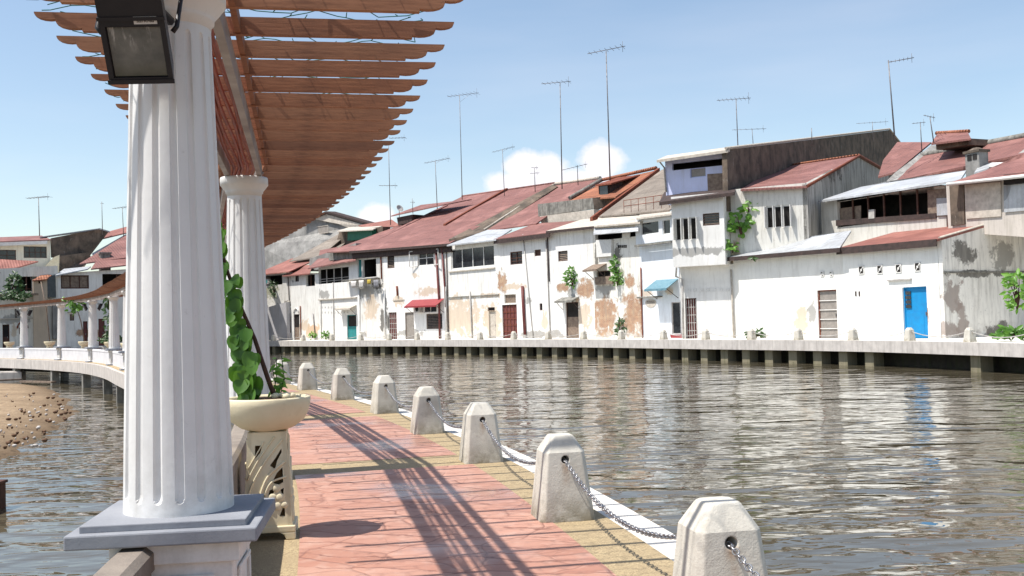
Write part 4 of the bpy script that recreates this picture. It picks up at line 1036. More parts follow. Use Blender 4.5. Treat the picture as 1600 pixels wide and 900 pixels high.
# --- white house with arched doorway
h = H2('small white house with an arched dark doorway and low red eaves', 456, 500)
h.mat = plaster('plaster_arch', (.78,.77,.73), [h.patch('yellow', 488, 515, 12, 14), h.patch('tan', 478, 510, 14, 12), h.patch('grey', 450, 440, 8, 14)], .3, seed=3)
h.door(459,491,468,530,'wood_old',split=.5,upper='dark'); h.win(461,431,467,440,n=1,fw=.05); h.opening(478,428,492,447,posts=1)
h.wall(0, h.len, 0, h.L(456,430).z, h.L(498,428).z)
p = h.L(463.5,490); m = MB(); m.tube([(p.x+.5*math.cos(a), -.06, p.z+.05+.55*math.sin(a)) for a in [math.pi*k/8 for k in range(9)]], .08, 5); m.build('arch_moulding', M['white_paint'], h.rt)
h.slab([(441,431,-.5),(484,427,-.5),(489,412,2),(456,419,2)], 'roof_red2'); h.slab([(452,408,3),(500,401,3),(547,362,9),(537,361,9)], 'roof_old')
h.slab([(500,400,3.5),(524,393,3.5),(548,372,9),(541,363,9)], 'roof_old'); h.pipe([(469,478),(470,528)], .06, 'rust'); h.pipe([(489,490),(493,530)], .05, 'steel'); h.pipe([(450,433),(454,520)], .05, 'fascia')
# --- house with balcony opening and teal door
h = H2('white house with a dark open balcony and a teal green door', 500, 562)
h.mat = plaster('plaster_teal', (.80,.79,.76), [h.patch('grey', 505, 460, 12, 8)], .25, seed=4)
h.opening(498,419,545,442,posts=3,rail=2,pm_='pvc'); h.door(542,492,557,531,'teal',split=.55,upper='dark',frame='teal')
h.wall(0, h.len, 0, h.L(500,418).z, h.L(556,404).z)
for x in range(503, 545, 5):
    for y in (480, 488): h.vent(x, y, .2, h=.16)
h.sill(499,558,466,h=.10,d=.18); h.slab([(481,419,-.8),(556,406,-.8),(556,401,1.2),(497,404,1.2)], 'roof_red'); h.slab([(497,405,1.6),(522,398,1.6),(527,386,3.5),(500,391,3.5)], 'roof_red')
h.awning((533,480),(557,474),(557,478),(533,485),'fascia_light',-.8); h.pipe([(520,441),(522,530)], .05, 'pvc'); h.pipe([(501,470),(502,530)], .05, 'pvc'); h.pipe([(561,452),(561,518),(570,519)], .09, 'white_paint')
# green tarpaulin dormer behind
h.slab([(480,432,.4),(480,406,.4),(560,390,.4),(560,432,.4)], 'fascia_light', name='upper_wall', ext=(0,.4,0)) if False else None
h.slab([(482,424,1.3),(484,404,1.3),(556,380,1.3),(556,410,1.3)], 'greywall', name='upper_wall', ext=(0,2,0)); h.slab([(520,400,6.6),(530,362,6.6),(598,354,6.6),(598,385,6.6)], 'mossy', name='back_wall', ext=(0,1,0))
h.slab([(543,360,6),(581,358,6),(581,373,6),(543,376,6)], 'green_tarp', name='tarpaulin', ext=(0,1.5,0)); h.slab([(527,361,5.5),(583,358,5.5),(600,352,9),(545,355,9)], 'fascia_light', name='roof')
# --- peeling house with open window and laundry ledge
h = H2('peeling house with an open dark window above a laundry ledge', 562, 602)
h.mat = plaster('plaster_peeling', (.74,.72,.68), [h.patch('grey', 572, 455, 20, 14), h.patch('tan', 580, 480, 12, 22), h.patch('black', 597, 500, 5, 24), h.patch('black', 590, 446, 12, 6)], .55, seed=5)
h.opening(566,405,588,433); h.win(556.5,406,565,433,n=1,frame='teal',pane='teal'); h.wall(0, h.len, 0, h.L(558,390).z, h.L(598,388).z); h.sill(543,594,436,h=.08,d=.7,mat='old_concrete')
h.pipe([(590,398),(595,402),(596,436)], .07, 'rust'); h.pipe([(600,450),(602,530)], .09, 'white_paint'); h.pipe([(545,437),(591,433)], .04, 'pvc', -.6, 'rail')
A = h.L(511,393.5,-.5); B = h.L(556,391.5,-.5); h.slab([A, B, h.perp(B.x,700,320), h.perp(A.x,640,346)], 'roof_red'); h.slab([(514,394,.2),(556,392,.2),(556,404,.2),(514,407,.2)], 'old_concrete', name='upper_wall', ext=(0,.5,0))
ldr = [('yellow bundle', (.55,.42,.08), 577, 440, 6, 6), ('white cloths', (.6,.58,.55), 565, 444, 8, 12), ('grey cloths', (.25,.25,.27), 588, 443, 8, 11), ('pale sheet', (.66,.63,.6), 553, 444, 9, 9)]
for nm, c_, x, y, w_, hh in ldr:
    o = MB(); a = h.L(x-w_/2, y-hh/2, -.62); b = h.L(x+w_/2, y+hh/2, -.62); g = 9; pr = None
    for i in range(g+1):
        u = a.x+(b.x-a.x)*i/g; cur = [o.av(h.world(Vector((u, -.65+.06*math.sin(i*1.9)*j, a.z+(b.z-a.z)*j/3*(1+.12*math.sin(i*2.3)))))) for j in range(4)]
        if pr:
            for j in range(3): o.face((pr[j], cur[j], cur[j+1], pr[j+1]), True)
        pr = cur
    q = o.build('laundry', mottled('cloth_'+nm.split()[0], c_, tuple(k*.7 for k in c_), 4, .9, .1)); so = q.modifiers.new('s', 'SOLIDIFY'); so.thickness = .02
    tag(q, nm+' hanging as laundry on the ledge rail of the peeling house', 'laundry', 'laundry on the ledge rail')
# --- big red-roofed white house
h = H2('white house with the largest red roof and a small red awning', 602, 697)
h.mat = plaster('plaster_big_white', (.84,.83,.80), [h.patch('tan', 650, 430, 6, 6), h.patch('grey', 640, 520, 30, 6), h.patch('tan', 668, 455, 24, 8), h.patch('tan', 622, 470, 10, 10), h.patch('black', 605, 500, 4, 26), h.patch('grey', 600, 475, 5, 30)], .2, seed=6)
h.win(605,390,616,419,'louvre',n=1,frame='wood_dark',fw=.08); h.win(653,391,678,415,'casement',n=2,nz_=2,frame='white_paint',fw=.09); h.door(607,488,620,530,'maroon','bars'); h.door(633,488,647,530,'shutter_grey',frame='wood_old')
h.win(666,490,691,514,'louvre',n=1,frame='wood_old',v=0); h.win(662,478,682,488,n=2,frame='white_paint'); h.wall(0, h.len, 0, h.L(598,390).z, h.L(693,382).z)
h.awning((644,468),(694,467),(693,476),(641,479),'red_awning',-1.0); p = h.L(657,483,0); m = MB(); m.box((p.x-.42,-.45,p.z-.32),(p.x+.42,-.02,p.z+.32)); ac = m.build('air_conditioner', M['pvc'], h.rt, bevel=.02); m = MB(); m.tube([(p.x,-.47,p.z),(p.x,-.44,p.z)], .22, 14); m.build('fan', M['dark'], ac)
h.pipe([(681,392),(686,470),(687,530)], .10, 'pipe_red', -.12); h.pipe([(690,382),(695,450),(696,480)], .09, 'pipe_red', -.14); h.pipe([(695,448),(698,530)], .11, 'white_paint', -.12); h.pipe([(620,447),(621,462)], .10, 'rust'); h.sill(614,632,468,h=.1,d=.06)
o, E4 = h.perproof((546,393),(701,381),(868,286),(722,307)); m = MB()
A = E4[0].lerp(E4[1], .62); D_ = E4[3].lerp(E4[2], .5); P1 = A.lerp(D_, .33)+Vector((0,0,.1)); P2 = A.lerp(D_, .99)+Vector((0,0,.1)); m.prism([P1, P2, P2+Vector((.35,0,.0)), P1+Vector((.35,0,.0))], (0,0,.16)); m.build('roof_rib', M['rust'], o)
m = MB(); P1 = E4[1].lerp(E4[2], .03)+Vector((.02,0,-.1)); P2 = E4[2]+Vector((.02,0,-.1)); m.prism([P1, P2, P2+Vector((0,0,-.9)), P1+Vector((0,0,-.35))], (.12,0,0)); m.build('verge_board', M['fascia'], o)
h.slab([(657,345,.0),(701,381,.3),(701,388,.3),(640,391,.3)], 'fascia', name='eave_board', ext=(0,.15,0)) if False else None
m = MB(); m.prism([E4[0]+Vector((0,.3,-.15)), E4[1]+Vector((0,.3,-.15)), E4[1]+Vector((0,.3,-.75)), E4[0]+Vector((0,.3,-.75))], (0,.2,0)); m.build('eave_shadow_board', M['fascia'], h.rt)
hd = House('low red roofed monitor on top of the big red roof, left of the antennas', facade_pt(610), facade_pt(690), name='roof_monitor', cat='roof monitor', group=None)
hd.slab([(611,337,8),(690,320,8),(737,311,10.5),(658,320,11)], 'roof_red'); hd.slab([(620,340,8.3),(645,335,8.3),(643,347,8.3),(622,352,8.3)], 'fascia', name='wall', ext=(0,2,0)); hd.slab([(560,352,10),(612,343,10),(625,352,9),(585,358,9)], 'roof_red2')
# --- house with four part window band
h = H2('house with a wide black window band over peeled tan plaster', 697, 785)
h.mat = plaster('plaster_tan_lower', (.80,.79,.75), [h.patch('tan', 720, 495, 40, 34), h.patch('tan', 770, 500, 18, 34), h.patch('brick', 781, 440, 5, 14), h.patch('tan', 765, 462, 20, 5)], .3, seed=7)
h.win(705,386,772,418,n=4,frame='white_paint',fw=.09,v=0); h.door(764,486,775,530,'fascia_light',frame='tan' if False else 'fascia_light'); h.win(762,480,773,486,n=1,pane='dark',frame='wood_old'); h.wall(0, h.len, 0, h.L(693,384).z, h.L(779,374).z)
h.slab([(698,383,-.6),(775,374,-.6),(800,358,2.2),(762,359,2.2)], 'roof_grey'); h.sill(702,774,421,h=.10,d=.12); h.sill(700,780,462,h=.08,d=.10,mat='old_concrete'); h.pipe([(734,455),(738,530)], .07, 'pvc'); h.pipe([(697,385),(701,530)], .05, 'fascia')
h.slab([(701,374,.1),(738,355,3.5),(862,289,10.5),(870,292,10.5),(798,340,5),(764,362,2.4),(703,384,.1)], 'mossy', name='gable_wall', ext=(-.05,.4,0))
A = h.L(757,361,2.6); B = h.L(838,349,2.6); h.slab([A, B, h.perp(B.x, 938, 279), h.perp(A.x, 866, 290)], 'roof_red'); m = MB(); m.tube([A+Vector((-.1,0,.1)), h.perp(A.x,866,290)+Vector((-.1,0,.1))], .12, 5); m.build('verge', M['fascia_light'], h.rt)
m = MB(); m.tube([h.perp(A.x,868,287), h.perp(B.x,938,278)], .18, 6); m.build('ridge_cap', M['fascia_light'], h.rt)
# --- house with rusty grille door
h = H2('white house with a rusty grille door under a small transom and two small windows', 785, 862)
h.mat = plaster('plaster_grille', (.84,.83,.80), [h.patch('brick', 786, 440, 6, 20), h.patch('tan', 800, 448, 22, 6), h.patch('grey', 826, 470, 7, 8), h.patch('grey', 834, 522, 22, 7), h.patch('tan', 851, 500, 6, 18)], .25, seed=8)
h.win(797,393,816,413,n=2,nz_=4,fw=.08); h.win(835,390,845,400,n=1,pane='wood_dark'); h.win(788,460,806,474,n=1,pane='wood_old',frame='fascia_light'); h.door(785,476,808,530,'maroon','grille'); h.win(843,474,847.5,485,n=1)
h.wall(0, h.len, 0, h.L(780,373).z, h.L(857,364).z); h.slab([(770,374,-.5),(858,363,-.5),(904,345,3),(836,349,3)], 'roof_red'); m = MB(); h.pipe([(816,447),(820,523)], .13, 'pipe_red', -.14); h.pipe([(817,366),(833,530)], .04, 'pvc'); h.pipe([(855,366),(858,440)], .05, 'fascia')
m = MB(); a_, b_ = h.L(771,375,-.52), h.L(858,364,-.52); m.prism([a_, b_, b_-Vector((0,0,.35)), a_-Vector((0,0,.35))], (0,.06,0)); m.build('fascia', M['fascia'], h.rt)
# parapet terrace
hp = House('grey stained concrete parapet terrace box above the low red eaves', facade_pt(840), facade_pt(925), name='roof_terrace', cat='terrace', group=None)
hp.slab([(840,319,4),(926,309,4),(928,326,4),(841,338,4)], M['old_concrete'], name='parapet', ext=(0,.25,0)); hp.slab([(926,309,4),(957,306,5.5),(957,318,5.5),(928,328,4)], 'mossy', name='side_parapet', ext=(.1,.3,0)); hp.slab([(843,338,3.9),(928,327,3.9),(928,342,3.9),(846,349,3.9)], 'fascia_light', name='lower_wall', ext=(0,2.5,0))
# --- white wall with louvre and canopy door
h = H2('white house with a small louvre and a ragged canopy over its arched door', 862, 930)
h.mat = plaster('plaster_louvre', (.83,.82,.79), [h.patch('brick', 880, 450, 12, 8), h.patch('brick', 915, 455, 16, 18), h.patch('tan', 912, 490, 14, 30), h.patch('grey', 868, 522, 16, 8), h.patch('grey', 893, 462, 6, 18)], .35, seed=9)
h.win(872,392,887,408,'louvre',n=1); h.door(884,472,904,524,'wood_old',split=.6,upper='dark'); h.wall(0, h.len, 0, h.L(857,361).z, h.L(926,355).z)
h.slab([(853,361,-.5),(930,353,-.5),(952,338,3),(908,343,3)], 'fascia_light'); h.slab([(853,361,-.52),(930,353,-.52),(930,357,-.52),(853,365,-.52)], 'fascia', name='fascia', ext=(0,.06,0)); h.awning((878,465),(905,463),(907,467),(876,472),'old_concrete',-.8); h.pipe([(853,375),(860,530)], .05, 'pvc')
# orange tile roof with dormer
ho = House('orange tiled roof with a dark dormer window between the red and grey roofs', facade_pt(880), facade_pt(960), name='tiled_roof', cat='roof', group=None)
A = ho.L(890,313,4.5); B = ho.L(962,307,4.5); ho.slab([A, B, ho.perp(B.x,1026,266), ho.perp(A.x,940,285)], 'roof_orange'); m = MB(); m.tube([A+Vector((0,0,.2)), ho.perp(A.x,940,284)+Vector((0,0,.2))], .2, 5); m.build('verge', M['old_concrete'], ho.rt)
m = MB(); m.tube([ho.perp(A.x,940,284)+Vector((0,0,.15)), ho.perp(B.x,1026,265)+Vector((0,0,.15))], .16, 5); m.build('ridge_cap', M['roof_orange'], ho.rt)
ho.slab([(935,289,5.2),(951,287,5.2),(952,307,5.2),(936,309,5.2)], 'fascia', name='dormer', ext=(0,2.2,0)); ho.slab([(951,287,5.2),(972,282,7),(972,298,7),(952,307,5.2)], 'mossy', name='dormer_side', ext=(0,.1,0)); ho.slab([(937,291,5.1),(949,290,5.1),(950,305,5.1),(938,306,5.1)], 'glass', name='dormer_window', ext=(0,.06,0)); ho.slab([(930,289,4.9),(955,286,4.9),(1000,273,8.5),(965,277,8.5)], 'rust', name='dormer_roof')
# --- brick house
h = H2('crumbling house with exposed orange brick and a small tin window canopy', 930, 1003)
h.mat = plaster('plaster_brick', (.80,.78,.72), [h.patch('brick', 945, 495, 24, 34), h.patch('brick', 990, 490, 20, 42), h.patch('brick', 985, 440, 12, 12), h.patch('grey', 945, 452, 18, 9), h.patch('black', 932, 400, 3, 30), h.patch('black', 966, 400, 6, 26), h.patch('green', 968, 430, 8, 18)], .45, seed=10)
h.opening(930,362,996,373,depth=1.2); h.win(933,423,954,434,n=2,frame='wood_old',pane='dark',v=0); h.wall(0, h.len, 0, h.L(926,352).z, h.L(998,345).z)
h.slab([(928,353,-.7),(1000,347,-.7),(1036,331,2.5),(936,338,2.5)], 'fascia_light'); h.slab([(928,357,-.5),(997,354,-.5),(997,361,-.9),(927,367,-.9)], 'roof_grey', name='awning', ext=(0,.05,-.03))
h.awning((926,413),(948,412),(955,416),(917,424),'wood_old',-1.0); h.slab([(929,433,-.25),(956,431,-.25),(957,443,-.25),(930,445,-.25)], 'wood_old', name='window_box', ext=(0,.24,0)); h.slab([(931,375,-.2),(955,374,-.2),(955,400,-.2),(932,402,-.2)], 'white_paint', name='panel', ext=(0,.18,0))
h.slab([(972,361,-.1),(984,360,-.1),(984,372,-.1),(972,373,-.1)], 'white_paint', name='shutter', ext=(0,.05,0))
m = MB()
for k in range(5):
    a, b = h.L(965+k*3,383,-.03), h.L(967+k*3,387,-.03); m.box((a.x,-.04,b.z),(b.x,-.01,a.z))
m.build('vent', M['dark'], h.rt)
A = h.L(936,338,1.8); B = h.L(1046,328,1.8); rr, Q = None, None
h.slab([A, B, h.perp(B.x,1145,250), h.perp(A.x,1034,265)], 'roof_old'); P1, P2 = h.L(926,339,1.6), h.perp(A.x,1031,262); m = MB(); m.prism([P1, P2, P2+Vector((0,0,-.7)), P1+Vector((0,0,-.5))], (-.35,0,0)); m.build('party_wall', M['rust'], h.rt)
# --- white-blue house with blue awning
h = H2('bluish white house with a small blue corrugated awning and an oval plaque', 1003, 1064)
h.mat = plaster('plaster_bluish', (.78,.82,.86), [h.patch('tan', 1010, 458, 16, 5), h.patch('tan', 1045, 455, 8, 8)], .15, seed=11)
h.win(1001,346,1029,366,n=1,frame='white_paint',v=-.3); h.win(1035,343,1047,366,n=1,frame='white_paint',v=-.3); h.win(1036+13,472,1064,522,n=1,frame='pvc',pane='glass',name='glazed_door')
zt = h.L(1025,339).z; zb = h.L(1025,379).z; h.wall(0, h.len+.6, zb, h.L(998,341,-.3).z, h.L(1050,334,-.3).z, v=-.3, depth=4, name='upper_wall'); h.wall(0, h.len, 0, zb, zb); h.sill(995,1052,380,-.3,h=.12,d=.25,mat='old_concrete'); h.slab([(994,341,-.7),(1052,333,-.7),(1060,329,2),(1000,335,2)], 'fascia_light')
h.awning((1025,437),(1060,436),(1060,449),(1016,452),'blue_awning',-1.1); h.sill(999,1035,463,h=.10,d=.25,mat='old_concrete')
p = h.L(1017,472); m = MB(); m.prism([(p.x+.62*math.cos(a), -.03, p.z+(.42 if math.sin(a) < 0 else .2)*math.sin(a)) for a in [2*math.pi*k/24 for k in range(24)]], (0,.028,0)); pq = m.build('plaque', M['fascia_light'], h.rt); m = MB()
for j, z in enumerate((.06, -.06)):
    x = p.x-.42
    while x < p.x+.40: w_ = rnd.uniform(.04,.10); m.box((x,-.036,p.z+z-.03),(x+w_,-.030,p.z+z+.03)); x += w_+.03
m.build('lettering', M['fascia'], pq)
h.slab([(1047,523,-.3),(1066,523,-.3),(1066,529,-.3),(1048,529,-.3)], 'red_awning', name='step', ext=(0,.28,0)); h.pipe([(1001,418),(1004,529)], .05, 'rust'); m = MB()
a, b, c_ = h.L(975,331,-.2), h.L(1046,322,-.2), h.L(1034,312,1.5); zz = a.z
for k in range(7):
    q = a.lerp(b, k/6); m.tube([q-Vector((0,0,.1)), q+Vector((0,0,.85))], .025, 4)
for z in (.42, .85): m.tube([a+Vector((0,0,z)), b+Vector((0,0,z))], .025, 4)
m.build('roof_railing', M['rust'], h.rt)
# --- projecting white house with lavender top storey
PK = facade_pt(1150); tk = Vector((.86,-.51,0)).normalized(); 
def upto(P, t, px):
    lo, hi = -60, 60
    for _ in range(60):
        m_ = (lo+hi)/2
        if proj(P+t*m_)[0] < px: lo = m_
        else: hi = m_
    return P+t*lo
PJ = upto(PK, tk, 1063)
h = House('white house with a projecting upper box, open shutters and a lavender top storey', PJ, PK)
h.mat = plaster('plaster_projecting', (.80,.79,.76), [h.patch('grey', 1090, 395, 60, 8)], .16, seed=12)
h.win(1055,340,1091,375,'outleaf',n=3,frame='white_paint',pane='dark',v=-.9); h.win(1098,333,1124,352,'louvre',n=1,frame='wood_dark',v=-.9); a, b = h.L(1050,360,-.9).x, h.L(1132,360,-.9).x; zt = h.L(1090,304,-.9).z; zb = h.L(1095,415,-.9).z
h.wall(a, b, zb, zt, zt, v=-.9, depth=6, name='upper_wall'); h.door(1071,466,1089,526,'maroon',split=.58,upper='maroon',kind='bars'); h.wall(a+.1, h.len, 0, zb+.05, zb+.05)
for x in (1077,1086,1096,1106,1116,1127,1137): h.vent(x,453,.24,h=.2)
h.slab([(1030,316,-1.4),(1148,300,-1.4),(1150,290,2),(1038,300,2)], 'fascia', name='eave_slab', thick=.22); h.slab([(1124,402,-1.0),(1134,402,-1.0),(1134,421,-1.0),(1124,421,-1.0)], 'white_paint', name='corner_pier', ext=(0,.4,0)) if False else None
h.pipe([(1057,417,-.95),(1056,432,-.2),(1066,436,-.2),(1068,529,-.2)], .07, 'pvc'); h.pipe([(1142,421),(1147,529)], .06, 'fascia_light')
lv = .6; a2, b2 = h.L(1040,280,lv).x, h.L(1137,270,lv).x; zz = h.L(1090,240,lv).z
h.win(1078,262,1103,277,n=1,frame='lav',pane='shutter_grey',v=lv); h.opening(1050,251,1136,262,v=lv,depth=1.0,name='ventilation_gap')
h.wall(a2, b2, zt-.3, zz, zz, v=lv, depth=9, mat=plaster('plaster_lavender', (.62,.66,.88), [], .12, seed=13), name='top_wall'); h.slab([(1105,272,lv-.06),(1137,270,lv-.06),(1137,299,lv-.06),(1106,300,lv-.06)], 'wood_old', name='board_panel', ext=(0,.05,0)); h.slab([(1026,250,lv-1.0),(1137,234,lv-1.0),(1150,228,lv+2),(1042,243,lv+2)], 'fascia_light', thick=.18); h.pipe([(1030,252,lv-.5),(1038,262,lv-.1),(1041,300,lv-.1)], .06, 'pvc')
# --- tall mossy party wall
ht = House('tall blackened mossy party wall rising behind the lavender storey to a peak', PJ, PK, name='party_wall', cat='wall', group=None)
u = h.L(1137,280,.6).x+.3; pw_ = [(1136,234),(1390,203),(1408,226),(1408,330),(1138,330)]
ht.party(u, pw_, 'mossy', .35, 'wall'); ht.ledge_line(u, [(1134,233),(1390,202),(1408,225)], 'fascia_light', .10)
# --- long low white house with roller door
h = H2('long low white house with a tall grey barred door and zinc roof', 1150, 1321)
h.mat = plaster('plaster_long_low', (.86,.85,.80), [h.patch('tan', 1252, 500, 12, 26), h.patch('grey', 1268, 490, 8, 22)], .10, seed=16, low=.1)
h.door(1278,453,1308,527,'shutter_grey','roller',frame='rust',split=.12,upper='shutter_grey',rec=.12); h.wall(0, h.len, 0, h.L(1142,404).z, h.L(1316,387).z)
for x in (1285,1299): h.vent(x,428,.28)
h.slab([(1136,402,-.6),(1312,387,-.6),(1330,360,2.6),(1262,370,2.6),(1165,388,2.6)], 'roof_grey'); m = MB(); a_, b_ = h.L(1136,402,-.62), h.L(1312,387,-.62); m.prism([a_, b_, b_-Vector((0,0,.26)), a_-Vector((0,0,.26))], (0,.06,0)); m.build('fascia', M['fascia'], h.rt)
hLL = h
# --- upper house turned towards the viewer
PW = hLL.world(hLL.L(1262,371,2.4)); PV = Vector((PW.x, PW.y, 0)); tu = Vector((.86,-.51,0)).normalized(); PA = PV-tu*1.0; hh_ = House('x', PA, PV); q_ = hh_.world(hh_.L(1146,395)); bpy.data.objects.remove(hh_.rt); PA = Vector((q_.x, q_.y, 0)); q_ = None
h = House('upper white house with a three pane window and a red roof with stained gable', PA, PV)
h.mat = plaster('plaster_upper_house', (.72,.70,.64), [h.patch('black', 1190, 408, 60, 8), h.patch('grey', 1225, 402, 50, 10), h.patch('tan', 1150, 395, 10, 20)], .45, (.2,.18,.15), seed=14, low=0)
h.win(1197,321,1237,356,'outleaf',n=3,frame='white_paint',pane='dark',fw=.08); zt = h.L(1200,291).z; u1 = h.L(1258,290).x; h.wall(h.L(1140,330).x, u1, 0, zt, zt, depth=9)
gm = plaster('plaster_gable', (.50,.48,.44), [('black', 6.0, h.perp(u1,1340,270).z, 4.5, 1.6)], .9, (.10,.095,.085), seed=15, low=0, axis='y', st0=.42); A = h.L(1157,296,-.4); B = h.L(1261,291,-.4); C = h.perp(B.x,1343,243); D = h.L(1213,262,C.y); h.slab([A, B, C, D], 'roof_red')
bk = h.perp(B.x,1390,270); h.slab([D, C, bk, Vector((A.x, bk.y, bk.z))], 'roof_red'); m = MB(); m.prism([Vector((B.x-.1,.0,zt-.1)), C+Vector((-.1,0,-.1)), bk+Vector((-.1,0,-.1)), Vector((B.x-.1, bk.y, 0)), Vector((B.x-.1,0,0))], (-.3,0,0)); m.build('gable_wall', gm, h.rt); m = MB(); m.tube([C+Vector((0,0,.06)), D+Vector((0,0,.06))], .09, 6); m.build('ridge_cap', M['roof_orange'], h.rt)
m = MB(); m.tube([B+Vector((0,0,0)), C+Vector((0,0,.0)), bk], .10, 5); m.build('verge', M['rust'], h.rt)
# --- house with the bright blue door
h = H2('white house with a bright blue door and a stained grey side wall', 1321, 1471)
h.mat = plaster('plaster_blue_door', (.86,.86,.82), [h.patch('brick', 1449, 490, 2, 20)], .06, seed=17, low=.08)
f = h.door(1411,448,1449,528,'blue',frame='blue',split=.52,upper='blue'); h.wall(0, h.len, 0, h.L(1316,387).z, h.L(1464,373).z, depth=2.6)
a,b,c_,e = h.rect(1412,454,1421,482); m = MB()
for k in range(4): z = c_+(e-c_)*k/4; m.box((a+.05,.10,z+.02),(b,.118,z+(e-c_)/4-.05))
m.build('glazing', M['glass'], f)
for x, y in ((1346,422),(1375,421),(1404,419.5),(1434,417)): h.vent(x,y,.42,h=.5)
m = MB(); a, b = h.L(1388,438), h.L(1425,437); m.box((a.x,-.12,a.z-.05),(b.x,-.01,a.z+.03)); m.build('lamp_tube', M['pvc'], h.rt)
for x in (1337.5,1343): q = h.L(x,459); m = MB(); m.box((q.x-.05,-.03,q.z-.14),(q.x+.05,-.005,q.z+.14)); m.build('slot', M['fascia'], h.rt)
uR = h.len
def sp(kind, x, y, a, b): c = h.perp(uR, x, y); return (kind, c.y, c.z, a, b)
sm_ = plaster('plaster_side', (.88,.86,.80), [sp('bare',1483,462,.8,1.1), sp('bare',1497,500,.5,1.3), sp('bare',1478,515,.7,.6), sp('black',1520,428,2.2,.22), sp('black',1500,395,1.0,.7), sp('grey',1560,400,1.2,.9), sp('black',1552,515,1.0,.5)], .55, (.36,.34,.31), seed=18, low=.35, axis='y', st0=.5); A = h.L(1307,388,-.4); B = h.L(1463,374,-.4); C = h.perp(B.x,1640,322); D = h.perp(A.x,1478,352)
D = A+(C-B); h.slab([A, B, C, D], 'roof_red2'); m = MB(); m.prism([A+Vector((0,-.03,.02)), B+Vector((0,-.03,.02)), B+Vector((0,-.03,-.36)), A+Vector((0,-.03,-.36))], (0,.06,0)); m.build('fascia', M['fascia'], h.rt); print('roof M', A, B, C, D)
P1 = h.perp(uR,1640,322); m = MB(); m.prism([(uR+.03,.0,0),(uR+.03,.0,h.perp(uR,1464,376).z),(uR+.03,P1.y,P1.z-.02),(uR+.03,P1.y,0)], (.25,0,0)); m.build('side_wall', sm_, h.rt); q1, q2 = h.perp(uR,1470,426), h.perp(uR,1640,424)
m = MB(); m.box((uR+.28,.0,q1.z-.05),(uR+.34,P1.y,q1.z+.05)); m.build('string_course', M['old_concrete'], h.rt); m = MB(); m.tube([h.perp(uR,1463,374)+Vector((.2,0,.05)), P1+Vector((.2,0,.05))], .09, 5); m.build('coping', M['fascia_light'], h.rt)
q = h.perp(uR, 1500, 480)
m = MB(); 
# upper floor behind blue door house
h = H2('open upper floor under a pale zinc roof with hanging cloths behind the blue door house', 1300, 1471)
h.mat = plaster('plaster_open_floor', (.62,.60,.55), [], .5, seed=20, low=0); V = 4.2
hh = h.opening(1308,300,1460,346,v=V,depth=2.5,posts=5,pm_='wood_dark'); u0_h, u1_h = h.L(1283,330,V).x, h.L(1478,330,V).x
h.wall(u0_h, u1_h, 0, h.L(1290,312,V).z, h.L(1472,290,V).z, v=V, depth=6); h.slab([(1278,314,V-.6),(1500,281,V-.6),(1510,266,V+2.6),(1388,283,V+2.6),(1345,292,V+2.6)], 'roof_grey')
h.slab([(1311,326,V+.2),(1345,321,V+.2),(1345,342,V+.2),(1311,347,V+.2)], 'wood_old', name='hanging_mat', ext=(0,.04,0)); h.slab([(1449,297,V-.03),(1478,294,V-.03),(1478,338,V-.03),(1450,338,V-.03)], 'wood_old', name='board', ext=(0,.03,0)); h.slab([(1463,310,V-.1),(1480,309,V-.1),(1481,336,V-.1),(1464,337,V-.1)], 'roof_grey', name='sheet', ext=(0,.05,0))
h.slab([(1306,344,V-.1),(1462,333,V-.1),(1462,341,V-.1),(1306,353,V-.1)], 'fascia', name='parapet', ext=(0,.1,0)); h.slab([(1357,328,V-.12),(1366,327,V-.12),(1366,341,V-.12),(1357,342,V-.12)], 'pvc', name='box', ext=(0,.1,0))
# right hand upper house
h = House('upper house at the right edge with beige and white panels under a broad red roof', facade_pt(1400), facade_pt(1560))
V = 3.4; h.mat = plaster('plaster_right_upper', (.55,.50,.45), [], .5, seed=21, low=0); h.slab([(1478,286,V),(1740,250,V),(1740,380,V),(1482,362,V)], h.mat, name='wall', ext=(0,4,0))
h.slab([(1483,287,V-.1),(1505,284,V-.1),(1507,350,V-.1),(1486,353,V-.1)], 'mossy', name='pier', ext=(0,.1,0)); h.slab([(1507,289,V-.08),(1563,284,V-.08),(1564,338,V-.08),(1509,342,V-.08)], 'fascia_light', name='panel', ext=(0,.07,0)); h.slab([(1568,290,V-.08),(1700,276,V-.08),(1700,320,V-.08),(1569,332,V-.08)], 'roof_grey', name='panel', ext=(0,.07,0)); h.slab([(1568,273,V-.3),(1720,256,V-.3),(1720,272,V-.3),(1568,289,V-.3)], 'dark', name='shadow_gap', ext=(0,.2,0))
h.slab([(1480,287,V-.7),(1740,258,V-.7),(1740,196,V+7),(1660,212,V+6),(1598,240,V+3),(1540,266,V+1.2)], 'roof_red'); h.pipe([(1480,288,V-.75),(1740,260,V-.75)], .10, 'white_paint', name='gutter')
